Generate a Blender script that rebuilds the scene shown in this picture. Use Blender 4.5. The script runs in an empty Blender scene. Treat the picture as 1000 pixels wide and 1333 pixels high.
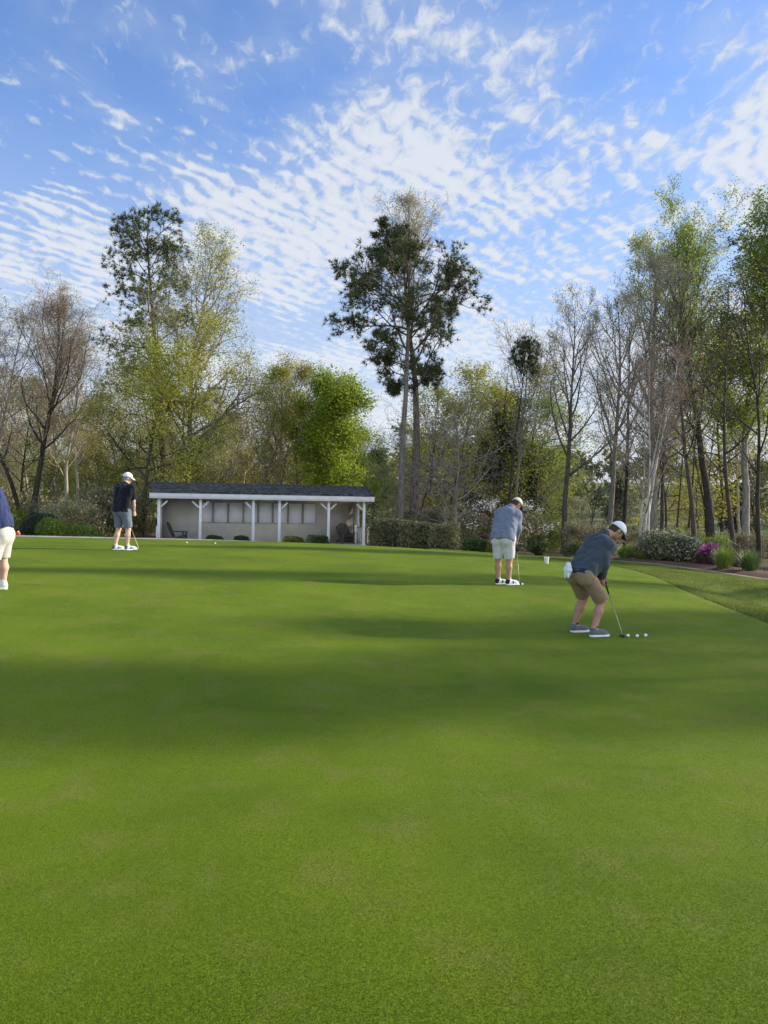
import bpy, math, random
import numpy as np
from mathutils import Vector, Matrix, Euler
R = math.radians
scene = bpy.context.scene
COL = scene.collection

# ------------------------------------------------------------------ camera
EYE = 1.6
PITCH, ROLL = 0.70, 1.0
cam_d = bpy.data.cameras.new('camera'); cam = bpy.data.objects.new('camera', cam_d); COL.objects.link(cam)
cam_d.sensor_fit = 'HORIZONTAL'; cam_d.sensor_width = 36; cam_d.lens = 36.0
cam_d.clip_start = 0.1; cam_d.clip_end = 3000
cam.location = (0, 0, EYE)
CM = Euler((R(90 - PITCH), 0, 0)).to_matrix() @ Matrix.Rotation(R(ROLL), 3, 'Z')
cam.rotation_euler = CM.to_euler()
scene.camera = cam

# ------------------------------------------------------------------ sky
SUN_EL, SUN_AZ = 20.0, 74.0            # azimuth clockwise from +Y (the way the camera looks)
world = bpy.data.worlds.new('World'); scene.world = world; world.use_nodes = True
nt = world.node_tree; nt.nodes.clear()
def wn(t, **kw):
    n = nt.nodes.new(t)
    for k, v in kw.items(): setattr(n, k, v)
    return n
def wl(a, b): nt.links.new(a, b)
def wmath(op, a, b=None, c=None, clamp=False):
    n = wn('ShaderNodeMath', operation=op); n.use_clamp = clamp
    for i, v in enumerate((a, b, c)):
        if v is None: continue
        if isinstance(v, (int, float)): n.inputs[i].default_value = v
        else: wl(v, n.inputs[i])
    return n.outputs[0]
def wrange(v, a, b, c, d, smooth=True):
    n = wn('ShaderNodeMapRange'); n.interpolation_type = 'SMOOTHSTEP' if smooth else 'LINEAR'
    wl(v, n.inputs[0])
    for i, q in enumerate((a, b, c, d)): n.inputs[i + 1].default_value = q
    return n.outputs[0]
sky = wn('ShaderNodeTexSky', sky_type='NISHITA'); sky.sun_disc = False
sky.sun_elevation = R(SUN_EL); sky.sun_rotation = R(SUN_AZ)
sky.air_density = 1.0; sky.dust_density = 0.3; sky.ozone_density = 3.0
tc = wn('ShaderNodeTexCoord'); sep = wn('ShaderNodeSeparateXYZ'); wl(tc.outputs['Generated'], sep.inputs[0])
dx, dy, dz = sep.outputs
zc = wmath('ADD', wmath('MAXIMUM', dz, 0.0), 0.10)
px_, py_ = wmath('DIVIDE', dx, zc), wmath('DIVIDE', dy, zc)
comb = wn('ShaderNodeCombineXYZ'); wl(px_, comb.inputs[0]); wl(py_, comb.inputs[1])
def wnoise(scale, detail=4, rough=.5, dist=0, off=(0, 0, 0), stretch=(1, 1, 1), rot=0):
    m = wn('ShaderNodeMapping'); m.inputs['Location'].default_value = off; m.inputs['Scale'].default_value = stretch
    m.inputs['Rotation'].default_value = (0, 0, rot)
    wl(comb.outputs[0], m.inputs[0])
    n = wn('ShaderNodeTexNoise'); wl(m.outputs[0], n.inputs['Vector'])
    n.inputs['Scale'].default_value = scale; n.inputs['Detail'].default_value = detail
    n.inputs['Roughness'].default_value = rough; n.inputs['Distortion'].default_value = dist
    return n.outputs['Fac']
big = wnoise(1.15, 3, .5, .3, (3.1, 1.7, 0))
med = wnoise(4.0, 4, .55, .3, (0.3, 5.2, 0))
cell = wnoise(26.0, 5, .58, .5, (1.0, 2.0, 0), (1.0, .55, 1), 0.5)
wm = wn('ShaderNodeMapping'); wm.inputs['Rotation'].default_value = (0, 0, R(40)); wl(comb.outputs[0], wm.inputs[0])
wav = wn('ShaderNodeTexWave', wave_type='BANDS', bands_direction='X', wave_profile='SIN'); wl(wm.outputs[0], wav.inputs['Vector'])
wav.inputs['Scale'].default_value = 5.2; wav.inputs['Distortion'].default_value = 8.5
wav.inputs['Detail'].default_value = 2.0; wav.inputs['Detail Scale'].default_value = .9; wav.inputs['Detail Roughness'].default_value = .45
rip = wav.outputs['Fac']
# coverage: thicker towards the horizon and the right, clearer high up on the left
bias = wmath('ADD', wrange(dz, .18, .60, .60, .06, False), wmath('MULTIPLY', dx, .28))
cov = wmath('ADD', wmath('MULTIPLY', wmath('SUBTRACT', big, .5), 2.6), bias)
cov = wmath('ADD', cov, wmath('MULTIPLY', wmath('SUBTRACT', med, .5), 1.7))
det = wmath('ADD', wmath('MULTIPLY', wmath('SUBTRACT', cell, .5), 2.0), wmath('MULTIPLY', wmath('SUBTRACT', rip, .5), wmath('MULTIPLY', wmath('MULTIPLY', wrange(dx, -.3, .3, .50, .36), wrange(dz, .36, .50, 1, .12)), wrange(med, .35, .6, .35, 1))))
tot = wmath('ADD', cov, det)
m1 = wrange(tot, -.10, .72, 0, 1)
veil = wrange(cov, -.30, .60, 0.02, .42)
horiz = wrange(dz, .05, .50, .95, 0)
mask = wmath('MAXIMUM', wmath('MULTIPLY', m1, .88), wmath('MAXIMUM', veil, horiz), clamp=True)
tint = wn('ShaderNodeMix', data_type='RGBA', blend_type='MULTIPLY'); tint.inputs[0].default_value = 1
wl(sky.outputs[0], tint.inputs[6]); tint.inputs[7].default_value = (1.12, 1.20, 1.46, 1)
cc = wn('ShaderNodeMix', data_type='RGBA'); wl(wrange(tot, .0, 1.0, 0, 1), cc.inputs[0])
cc.inputs[6].default_value = (3.0, 3.5, 4.3, 1); cc.inputs[7].default_value = (4.5, 4.65, 4.85, 1)
# added fill light: out-of-view clouds brightened overhead, behind the viewer and towards the sun
fill_boost = wmath('ADD', wmath('MAXIMUM', wrange(dz, .62, .9, 0, 1.1), wrange(dy, .15, -.5, 0, 1.1)), wrange(dx, .5, .95, 0, 1.2))
cg = wn('ShaderNodeVectorMath', operation='SCALE'); wl(cc.outputs[2], cg.inputs[0]); wl(wmath('ADD', fill_boost, 1.0), cg.inputs[3])
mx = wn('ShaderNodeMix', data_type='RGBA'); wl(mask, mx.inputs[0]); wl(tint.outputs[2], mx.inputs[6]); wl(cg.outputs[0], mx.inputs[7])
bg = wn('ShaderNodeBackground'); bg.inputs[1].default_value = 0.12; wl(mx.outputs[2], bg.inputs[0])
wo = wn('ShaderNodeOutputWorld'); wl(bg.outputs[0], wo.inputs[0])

sun_d = bpy.data.lights.new('sun', 'SUN'); sun_d.energy = 4.9; sun_d.angle = R(1.0); sun_d.color = (1.0, .90, .74)
sun = bpy.data.objects.new('sun', sun_d); COL.objects.link(sun)
sd = Vector((math.sin(R(SUN_AZ)) * math.cos(R(SUN_EL)), math.cos(R(SUN_AZ)) * math.cos(R(SUN_EL)), math.sin(R(SUN_EL))))
sun.rotation_euler = sd.to_track_quat('Z', 'Y').to_euler(); sun.location = sd * 50
scene.view_settings.view_transform = 'Standard'; scene.view_settings.look = 'None'
scene.view_settings.exposure = 0.60; scene.view_settings.gamma = 1
scene.cycles.max_bounces = 6; scene.cycles.diffuse_bounces = 3; scene.cycles.transmission_bounces = 4

# ------------------------------------------------------------------ helpers
def W(px, py, d):
    """world point seen at photo pixel (px,py) at forward distance d"""
    v = CM @ Vector(((px - 500) / 1000, -(py - 666.5) / 1000, -1))
    v *= d / v.y
    return np.array((v.x, v.y, v.z + EYE))
def XW(px, d): return W(px, 656, d)[0]

def ss(a, b, x):
    t = np.clip((x - a) / (b - a), 0, 1); return t * t * (3 - 2 * t)

_cp = np.array([(0, 0, 0), (0, 2, 0), (0, 5, 0), (4, 3, 0), (-4, 3, .12), (0, 10, .04), (2.7, 10, -.08), (2.2, 14.2, .12), (-5.3, 10.5, .30),
    (-6, 17.5, .41), (0, 18, .27), (-7, 24, .30), (-12, 24, .33), (-.7, 24, .22), (2.2, 24, .10), (4.6, 22, .02), (-10, 36, -.55), (-1, 38, -.58), (-5.5, 36, -.56),
    (-6, 30, -.02), (0, 30, -.12), (3, 34, -.5), (5.6, 28, -.28), (8.6, 26, -.27), (10, 20, -.24), (6, 14.8, -.04), (5.8, 11.5, -.05), (8, 12, -.10), (9, 15, -.16), (8, 19, -.14),
    (12, 10, 0), (-14, 12, .5), (-20, 24, .3), (-22, 45, -.5), (-20, 35, -.1), (0, 45, -.8), (12, 40, -.9), (20, 25, -.5), (20, 10, -.1), (-10, -8, .1), (10, -8, 0), (0, -8, 0),
    (25, 45, -1.2), (-30, 20, .4), (30, 10, -.2), (-30, 0, .4), (30, -8, 0)], float)
def _k(r2): return .5 * r2 * np.log(r2 + 1e-9)
_n = len(_cp); _A = np.zeros((_n + 3, _n + 3))
_d2 = ((_cp[:, None, :2] - _cp[None, :, :2]) ** 2).sum(-1)
_A[:_n, :_n] = _k(_d2) + np.eye(_n) * 1.5; _A[:_n, _n] = 1; _A[:_n, _n + 1:] = _cp[:, :2]; _A[_n, :_n] = 1; _A[_n + 1:, :_n] = _cp[:, :2].T
_w = np.linalg.solve(_A, np.concatenate([_cp[:, 2], np.zeros(3)]))
def H(x, y):
    x = np.asarray(x, float); y = np.asarray(y, float); sh = np.broadcast(x, y).shape
    X = np.broadcast_to(x, sh).ravel(); Y = np.broadcast_to(y, sh).ravel()
    z = np.empty(len(X)); Xc = np.clip(X, -32, 32); Yc = np.clip(Y, -9, 48)
    for s in range(0, len(X), 50000):
        xs, ys = Xc[s:s + 50000], Yc[s:s + 50000]
        r2 = (xs[:, None] - _cp[:, 0]) ** 2 + (ys[:, None] - _cp[:, 1]) ** 2
        z[s:s + 50000] = _k(r2) @ _w[:_n] + _w[_n] + _w[_n + 1] * xs + _w[_n + 2] * ys
    # swale beside the green
    z -= .16 * np.exp(-((X - 7.3) / .75) ** 2) * ss(11, 13.5, Y) * (1 - ss(16.5, 20, Y))
    side = ss(-12, 14, X)
    far = -1.2 - side * 4.2 * ss(45, 85, Y) - .8 * (1 - side) * ss(50, 90, Y) + ss(100, 230, Y) * (9 * side + 5) + ss(230, 600, Y) * 10
    f = ss(38, 62, Y)
    z = z * (1 - f) + far * f
    return z.reshape(sh)
def h(x, y): return float(H(x, y))

def RX(y):
    """right edge of the putting green"""
    y = np.asarray(y, float)
    return 5.75 + .35 * np.sin(y * .25 - 3.2) + .5 * ss(14, 19, y) + 7 * (1 - ss(2, 11, y)) - 4.5 * ss(20.5, 27, y) ** 1.5

# ---- node material helper
def new_mat(name):
    m = bpy.data.materials.new(name); m.use_nodes = True; t = m.node_tree
    b = t.nodes['Principled BSDF']; return m, t, b
def mk(name, col, rough=.8, var=.25, scale=8, bump=0., bscale=40, spec=.3, col2=None, transl=0, island=0, objvar=0, stretch=(1, 1, 1), coord='Object', detail=4, metal=0, sheen=0):
    m, t, b = new_mat(name)
    L = t.links.new; N = t.nodes.new
    b.inputs['Roughness'].default_value = rough; b.inputs['Specular IOR Level'].default_value = spec; b.inputs['Metallic'].default_value = metal
    if sheen: b.inputs['Sheen Weight'].default_value = sheen
    tcn = N('ShaderNodeTexCoord'); mp = N('ShaderNodeMapping'); L(tcn.outputs[coord], mp.inputs[0]); mp.inputs['Scale'].default_value = stretch
    no = N('ShaderNodeTexNoise'); L(mp.outputs[0], no.inputs['Vector']); no.inputs['Scale'].default_value = scale; no.inputs['Detail'].default_value = detail
    mr = N('ShaderNodeMapRange'); L(no.outputs['Fac'], mr.inputs[0]); mr.inputs[1].default_value = .3; mr.inputs[2].default_value = .7
    c2 = col2 or tuple(c * (1 - var) for c in col); c1 = col if col2 else tuple(min(1, c * (1 + var)) for c in col)
    mx = N('ShaderNodeMix'); mx.data_type = 'RGBA'; mx.inputs[6].default_value = (*c2, 1); mx.inputs[7].default_value = (*c1, 1); L(mr.outputs[0], mx.inputs[0])
    out = mx.outputs[2]
    def hsv(src, fac, lo, hi, hue=0):
        hs = N('ShaderNodeHueSaturation'); r = N('ShaderNodeMapRange'); L(fac, r.inputs[0]); r.inputs[3].default_value = lo; r.inputs[4].default_value = hi
        L(r.outputs[0], hs.inputs['Value']); L(src, hs.inputs['Color'])
        if hue:
            r2 = N('ShaderNodeMapRange'); L(fac, r2.inputs[0]); r2.inputs[3].default_value = .5 - hue; r2.inputs[4].default_value = .5 + hue; L(r2.outputs[0], hs.inputs['Hue'])
        return hs.outputs[0]
    if island:
        g = N('ShaderNodeNewGeometry'); out = hsv(out, g.outputs['Random Per Island'], 1 - island, 1 + island, .015)
    if objvar:
        oi = N('ShaderNodeObjectInfo'); out = hsv(out, oi.outputs['Random'], 1 - objvar, 1 + objvar, .012)
    L(out, b.inputs['Base Color'])
    if bump:
        nb = N('ShaderNodeTexNoise'); L(mp.outputs[0], nb.inputs['Vector']); nb.inputs['Scale'].default_value = bscale; nb.inputs['Detail'].default_value = 5
        bp = N('ShaderNodeBump'); bp.inputs['Strength'].default_value = bump; bp.inputs['Distance'].default_value = .02; L(nb.outputs['Fac'], bp.inputs['Height']); L(bp.outputs[0], b.inputs['Normal'])
    if transl:
        tr = N('ShaderNodeBsdfTranslucent'); L(out, tr.inputs[0]); ms = N('ShaderNodeMixShader'); ms.inputs[0].default_value = transl
        L(b.outputs[0], ms.inputs[1]); L(tr.outputs[0], ms.inputs[2]); L(ms.outputs[0], t.nodes['Material Output'].inputs[0])
    return m

M = {}
M['bark_dark'] = mk('bark_dark', (.075, .062, .05), .95, .45, 14, .9, 30, .1, stretch=(1, 1, .25), objvar=.25)
M['bark_grey'] = mk('bark_grey', (.23, .205, .17), .95, .4, 12, .8, 26, .1, stretch=(1, 1, .25), objvar=.2)
M['bark_tan'] = mk('bark_tan', (.34, .285, .21), .95, .3, 10, .6, 26, .1, stretch=(1, 1, .3), objvar=.15)
M['bark_pine'] = mk('bark_pine', (.16, .125, .10), .95, .5, 9, 1., 16, .1, stretch=(1, 1, .35))
M['bark_white'] = mk('bark_white', (.44, .42, .37), .9, .3, 6, .5, 26, .1, stretch=(1, 1, .4))
M['leaf_olive'] = mk('leaf_olive', (.33, .32, .055), .6, .25, .7, transl=.45, island=.35, objvar=.15)
M['leaf_tan'] = mk('leaf_tan', (.34, .275, .155), .7, .3, .7, transl=.3, island=.3, objvar=.15)
M['leaf_scrub'] = mk('leaf_scrub', (.25, .23, .12), .7, .35, .7, transl=.3, island=.35, objvar=.25)
M['leaf_spring'] = mk('leaf_spring', (.27, .33, .055), .55, .3, .7, transl=.45, island=.35)
M['leaf_lime'] = mk('leaf_lime', (.25, .32, .03), .5, .3, .9, transl=.4, island=.3)
M['leaf_green'] = mk('leaf_green', (.20, .27, .045), .55, .3, .7, transl=.45, island=.35, objvar=.15)
M['leaf_dark'] = mk('leaf_dark', (.035, .062, .022), .5, .35, .8, transl=.15, island=.35, objvar=.1)
M['leaf_red'] = mk('leaf_red', (.40, .13, .08), .6, .3, .8, transl=.35, island=.3)
M['leaf_pale'] = mk('leaf_pale', (.30, .29, .16), .6, .3, .8, transl=.3, island=.35)
M['leaf_cream'] = mk('leaf_cream', (.36, .36, .24), .55, .35, .8, transl=.25, island=.45)
M['petal_white'] = mk('petal_white', (.66, .66, .58), .6, .15, 3, transl=.3, island=.15)
M['petal_pink'] = mk('petal_pink', (.66, .17, .38), .6, .3, 3, transl=.35, island=.3)
M['needle'] = mk('needle', (.080, .098, .034), .6, .35, .8, transl=.2, island=.4)
M['needle_olive'] = mk('needle_olive', (.095, .10, .028), .6, .35, .8, transl=.2, island=.4)

# ---- mesh helpers
def mesh_np(name, V, F, mat=None, smooth=False, mats=None, midx=None):
    """F: (n,3) or (n,4) int array, or list of such arrays"""
    me = bpy.data.meshes.new(name)
    Fs = F if isinstance(F, list) else [F]
    Fs = [f for f in Fs if len(f)]
    V = np.asarray(V, np.float32)
    me.vertices.add(len(V)); me.vertices.foreach_set('co', V.ravel())
    lt = np.concatenate([np.full(len(f), f.shape[1], np.int32) for f in Fs]); li = np.concatenate([f.ravel() for f in Fs]).astype(np.int32)
    me.loops.add(len(li)); me.loops.foreach_set('vertex_index', li)
    me.polygons.add(len(lt)); ls = np.concatenate([[0], np.cumsum(lt)[:-1]]).astype(np.int32)
    me.polygons.foreach_set('loop_start', ls); me.polygons.foreach_set('loop_total', lt)
    if smooth: me.polygons.foreach_set('use_smooth', np.ones(len(lt), bool))
    for m in (mats or ([mat] if mat else [])): me.materials.append(m)
    if midx is not None: me.polygons.foreach_set('material_index', np.asarray(midx, np.int32))
    me.update(calc_edges=True); me.validate()
    return me
def link(name, me, parent=None, loc=None):
    o = bpy.data.objects.new(name, me); COL.objects.link(o)
    if parent: o.parent = parent
    if loc is not None: o.location = loc
    return o
def tag(o, label=None, cat=None, group=None, kind=None):
    if label: o['label'] = label
    if cat: o['category'] = cat
    if group: o['group'] = group
    if kind: o['kind'] = kind
    return o
def empty(name, loc, rz=0, scale=1):
    o = bpy.data.objects.new(name, None); COL.objects.link(o); o.location = loc; o.rotation_euler = (0, 0, rz)
    o.scale = (scale,) * 3 if isinstance(scale, (int, float)) else scale; o.empty_display_size = .2; return o
def copy_tree(o, parent=None):
    c = o.copy(); COL.objects.link(c)
    if parent: c.parent = parent
    for ch in list(o.children): copy_tree(ch, c)
    return c
class MB:
    """collects boxes, tubes, lathes into one mesh"""
    def __init__(s): s.V = []; s.F = {3: [], 4: []}; s.n = 0
    def add(s, V, *Fs):
        V = np.asarray(V, float)
        for f in Fs:
            f = np.asarray(f, int)
            if len(f): s.F[f.shape[1]].append(f + s.n)
        s.V.append(V); s.n += len(V); return s
    def box(s, c, size, rot=None, taper=1.0, bev=0):
        hx, hy, hz = np.array(size) / 2
        if bev <= 0:
            V = np.array([(-hx, -hy, -hz), (hx, -hy, -hz), (hx, hy, -hz), (-hx, hy, -hz), (-hx * taper, -hy * taper, hz), (hx * taper, -hy * taper, hz), (hx * taper, hy * taper, hz), (-hx * taper, hy * taper, hz)])
            F = [(0, 3, 2, 1), (4, 5, 6, 7), (0, 1, 5, 4), (1, 2, 6, 5), (2, 3, 7, 6), (3, 0, 4, 7)]
            if rot is not None: V = V @ np.array(rot).T
            return s.add(V + np.array(c), F)
        # chamfered box
        me = []
        ring = lambda x, y, z: [(-x + bev, -y, z), (x - bev, -y, z), (x, -y + bev, z), (x, y - bev, z), (x - bev, y, z), (-x + bev, y, z), (-x, y - bev, z), (-x, -y + bev, z)]
        b2 = bev
        V = np.array(ring(hx - b2, hy - b2, -hz) + ring(hx, hy, -hz + b2) + ring(hx, hy, hz - b2) + ring(hx - b2, hy - b2, hz))
        F = [(r * 8 + i, r * 8 + (i + 1) % 8, (r + 1) * 8 + (i + 1) % 8, (r + 1) * 8 + i) for r in range(3) for i in range(8)]
        F += [(24, 25, 26, 27), (24, 27, 28, 31), (28, 29, 30, 31), (3, 2, 1, 0), (7, 4, 3, 0), (7, 6, 5, 4)]
        if rot is not None: V = V @ np.array(rot).T
        return s.add(V + np.array(c), F)
    def tube(s, P, r, n=8, cap=True):
        P = np.asarray(P, float); r = np.broadcast_to(np.asarray(r, float), (len(P),))
        T = np.gradient(P, axis=0); T /= np.linalg.norm(T, axis=1)[:, None] + 1e-9
        ref = np.array((0, 0, 1.)) if abs(T[0][2]) < .9 else np.array((1., 0, 0))
        A = np.cross(T, ref); A /= np.linalg.norm(A, axis=1)[:, None] + 1e-9; B = np.cross(T, A)
        th = np.arange(n) * 2 * np.pi / n
        V = P[:, None] + r[:, None, None] * (np.cos(th)[None, :, None] * A[:, None] + np.sin(th)[None, :, None] * B[:, None])
        m = len(P); F = [(i * n + j, i * n + (j + 1) % n, (i + 1) * n + (j + 1) % n, (i + 1) * n + j) for i in range(m - 1) for j in range(n)]
        V = V.reshape(-1, 3)
        if cap:
            V = np.vstack([V, P[0], P[-1]]); k = m * n
            T3 = [(k, (j + 1) % n, j) for j in range(n)] + [(k + 1, (m - 1) * n + j, (m - 1) * n + (j + 1) % n) for j in range(n)]
            return s.add(V, F) if False else s._add2(V, F, T3)
        return s.add(V, F)
    def _add2(s, V, F4, F3): return s.add(V, F4, F3)
    def lathe(s, prof, c=(0, 0, 0), n=16, M3=None):
        prof = np.asarray(prof, float); th = np.arange(n) * 2 * np.pi / n; m = len(prof)
        V = np.stack([prof[:, None, 0] * np.cos(th), prof[:, None, 0] * np.sin(th), np.repeat(prof[:, 1:2], n, 1)], -1).reshape(-1, 3)
        F = [(i * n + j, i * n + (j + 1) % n, (i + 1) * n + (j + 1) % n, (i + 1) * n + j) for i in range(m - 1) for j in range(n)]
        if M3 is not None: V = V @ np.array(M3).T
        return s.add(V + np.array(c), F)
    def mesh(s, name, mat, smooth=False):
        Fs = [np.concatenate(s.F[k]) for k in (3, 4) if s.F[k]]
        return mesh_np(name, np.concatenate(s.V), Fs, mat, smooth)
    def build(s, name, mat, parent=None, smooth=False): return link(name, s.mesh(name, mat, smooth), parent)

# ------------------------------------------------------------------ ground
def axis(a, b, near, grow, c=0):
    """coords from a to b, spacing `near` around c growing outwards"""
    out = [c]; st = near
    while out[-1] < b: out.append(out[-1] + st); st = near + abs(out[-1] - c) * grow
    lo = [c]; st = near
    while lo[-1] > a: lo.append(lo[-1] - st); st = near + abs(lo[-1] - c) * grow
    return np.array(lo[::-1][:-1] + out)
gx = axis(-900, 900, .45, .035); gy = axis(-60, 1500, .4, .035, 14)
X, Y = np.meshgrid(gx, gy, indexing='ij')
Z = H(X, Y)
inside = (1 - ss(-.9, -.25, X - RX(Y))) * (1 - ss(25.2, 26.2, Y)) * ss(-22.5, -21.5, X) * ss(-7.5, -6.5, Y)
Zg = Z - .06 * inside
def grid_faces(nx, ny):
    i, j = np.meshgrid(np.arange(nx - 1), np.arange(ny - 1), indexing='ij'); a = (i * ny + j).ravel()
    return np.stack([a, a + ny, a + ny + 1, a + 1], 1)
me = mesh_np('ground', np.stack([X, Y, Zg], -1).reshape(-1, 3), grid_faces(*X.shape), None, True)
# zones of ground cover (real cover: rough grass, leaf litter, far meadow)
bedline = 22.0 + 0 * X
def bed_edge_y(x): return np.interp(x, [7.3, 8.5, 9.4, 10.0, 11.2, 14], [27.5, 26.2, 23.2, 20.3, 17.8, 14.5])
litter = np.maximum(ss(29.5, 33, Y + .12 * np.abs(X + 6) - 1.5 * ss(-6, -14, X)), 0)
litter = np.maximum(litter, ss(-.2, .5, Y - bed_edge_y(X)) * ss(7.0, 7.6, X))
litter = np.where((X > 30) | (X < -30), ss(-8, 0, Y * .4), litter)
meadow = ss(95, 125, Y) * (1 - .0 * X)
ca = me.color_attributes.new('zone', 'FLOAT_COLOR', 'POINT')
ca.data.foreach_set('color', np.stack([litter, meadow, 0 * X, 0 * X + 1], -1).astype(np.float32).ravel())

def grass_nodes(t, c_a, c_b, c_dry, bump=.6, fine=260, stripe=0):
    L = t.links.new; N = t.nodes.new
    tcn = N('ShaderNodeTexCoord'); o = tcn.outputs['Object']
    def noise(sc, det=3, ro=.5, st=None):
        n = N('ShaderNodeTexNoise'); n.inputs['Scale'].default_value = sc; n.inputs['Detail'].default_value = det; n.inputs['Roughness'].default_value = ro
        if st:
            mp = N('ShaderNodeMapping'); mp.inputs['Scale'].default_value = st; L(o, mp.inputs[0]); L(mp.outputs[0], n.inputs['Vector'])
        else: L(o, n.inputs['Vector'])
        return n.outputs['Fac']
    def rng(v, a, b, c=0, d=1):
        r = N('ShaderNodeMapRange'); L(v, r.inputs[0])
        for i, q in enumerate((a, b, c, d)): r.inputs[i + 1].default_value = q
        return r.outputs[0]
    def mix(f, a, b, bt='MIX'):
        m = N('ShaderNodeMix'); m.data_type = 'RGBA'; m.blend_type = bt
        if isinstance(f, (int, float)): m.inputs[0].default_value = f
        else: L(f, m.inputs[0])
        for q, i in ((a, 6), (b, 7)):
            if isinstance(q, tuple): m.inputs[i].default_value = (*q, 1)
            else: L(q, m.inputs[i])
        return m.outputs[2]
    c = mix(rng(noise(.55, 4, .6), .35, .65), c_a, c_b)
    c = mix(rng(noise(2.6, 4, .65, (1, .8, 1)), .50, .72, 0, .5), c, c_dry)
    c = mix(rng(noise(.9, 5, .7, (.7, 1.3, 1)), .58, .70, 0, .35), c, tuple(q * .62 for q in c_a))
    fin = noise(95, 3, .6)
    c = mix(rng(fin, .25, .75, 0, 1), mix(1.0, c, (.68, .72, .65), 'MULTIPLY'), mix(1.0, c, (1.30, 1.26, 1.28), 'MULTIPLY'))
    hgt = noise(fine, 2, .6)
    bp = N('ShaderNodeBump'); bp.inputs['Strength'].default_value = bump; bp.inputs['Distance'].default_value = .012; L(hgt, bp.inputs['Height'])
    return c, bp.outputs[0], mix, rng, noise
m, t, b = new_mat('putting_turf')
c, nrm, *_ = grass_nodes(t, (.092, .148, .008), (.142, .196, .010), (.195, .18, .05), .55, 210)
t.links.new(c, b.inputs['Base Color']); t.links.new(nrm, b.inputs['Normal']); b.inputs['Roughness'].default_value = .75; b.inputs['Specular IOR Level'].default_value = .08
M['putting_turf'] = m
m, t, b = new_mat('rough_grass_and_litter')
c, nrm, mix, rng, noise = grass_nodes(t, (.12, .165, .018), (.155, .19, .028), (.25, .23, .09), 1.0, 60)
at = t.nodes.new('ShaderNodeAttribute'); at.attribute_name = 'zone'; sp = t.nodes.new('ShaderNodeSeparateColor'); t.links.new(at.outputs['Color'], sp.inputs[0])
lit = mix(rng(noise(3.5, 6, .7), .35, .65), (.05, .034, .02), (.17, .12, .07))
lit = mix(rng(noise(.35, 3, .6), .52, .66, 0, .7), lit, (.07, .09, .025))
mead = mix(rng(noise(.03, 5, .6), .4, .6), (.15, .18, .06), (.27, .28, .13))
c = mix(sp.outputs[0], c, lit); c = mix(sp.outputs[1], c, mead)
t.links.new(c, b.inputs['Base Color']); t.links.new(nrm, b.inputs['Normal']); b.inputs['Roughness'].default_value = .9; b.inputs['Specular IOR Level'].default_value = .1
me.materials.append(m)
tag(link('ground', me), kind='structure', label='rough grass and leaf littered woodland ground around the putting green')

# putting green sheet, 4 mm proud with a soft edge
ty = np.concatenate([np.arange(-6, 0, .5), np.arange(0, 27.01, .2)]); tu = np.concatenate([np.linspace(0, .55, 60), np.linspace(.56, .985, 60), np.linspace(.99, 1, 5)])
U, YY = np.meshgrid(tu, ty, indexing='ij'); RXX = RX(YY); XL = -21.5
farY = 25.9 + .5 * np.sin(U * 9)
YG = -6 + (YY + 6) * (farY + 6) / 33.0
RXX = RX(YG)
XX = XL + U * (RXX - XL)
ZZ = H(XX, YG) + .004
edge = (U > .999) | (YY > 26.9) | (YY < -5.9) | (U < .001)
ZZ[edge] -= .05
me = mesh_np('putting_green', np.stack([XX, YG, ZZ], -1).reshape(-1, 3), grid_faces(*U.shape), M['putting_turf'], True)
tag(link('putting_green', me), kind='structure', label='smooth close mown putting green filling the foreground')

# short grass blades of the green near the viewer
rg = np.random.default_rng(5)
n = 520000
yb = 1 / (1 / 1.9 - rg.random(n) ** 1.15 * (1 / 1.9 - 1 / 15.)); xb = (rg.random(n) - .5) * (yb * 1.12 + .3)
zb = H(xb, yb) + .004
az = rg.random(n) * 6.283; far_ = 1 + .10 * (yb - 2); hh = rg.uniform(.0025, .005, n); ww = rg.uniform(.0009, .0018, n) * far_
lean = rg.normal(0, .9, (n, 2)) * hh[:, None]
P0 = np.stack([xb - np.cos(az) * ww, yb - np.sin(az) * ww, zb - .001], -1); P1 = np.stack([xb + np.cos(az) * ww, yb + np.sin(az) * ww, zb - .001], -1)
P2 = np.stack([xb + lean[:, 0], yb + lean[:, 1], zb + hh], -1)
V = np.stack([P0, P1, P2], 1).reshape(-1, 3); F = np.arange(3 * n).reshape(-1, 3)
M['blade'] = mk('blade', (.136, .192, .010), .6, .3, .9, transl=.3, island=.12, spec=.15)
tag(link('grass', mesh_np('grass', V, F, M['blade'])), kind='stuff', label='short dense grass blades of the green in the foreground')

# longer tufted grass of the rough right of the green and along its far rim
def blades(name, xb, yb, hlo, hhi, w, mat, label):
    n = len(xb); zb = H(xb, yb); az = rg.random(n) * 6.283; hh = rg.uniform(hlo, hhi, n); ww = w * rg.uniform(.6, 1.3, n)
    lean = rg.normal(0, .5, (n, 2)) * hh[:, None]
    P0 = np.stack([xb - np.cos(az) * ww, yb - np.sin(az) * ww, zb - .01], -1); P1 = np.stack([xb + np.cos(az) * ww, yb + np.sin(az) * ww, zb - .01], -1)
    P2 = np.stack([xb + lean[:, 0], yb + lean[:, 1], zb + hh], -1)
    tag(link(name, mesh_np(name, np.stack([P0, P1, P2], 1).reshape(-1, 3), np.arange(3 * n).reshape(-1, 3), mat)), kind='stuff', label=label)
M['rough_blade'] = mk('rough_blade', (.155, .195, .032), .6, .3, 1.2, transl=.3, island=.35)
n = 260000; yb = rg.uniform(8, 27, n); xb = RX(yb) + .02 + rg.random(n) ** 1.3 * 6.5
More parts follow.
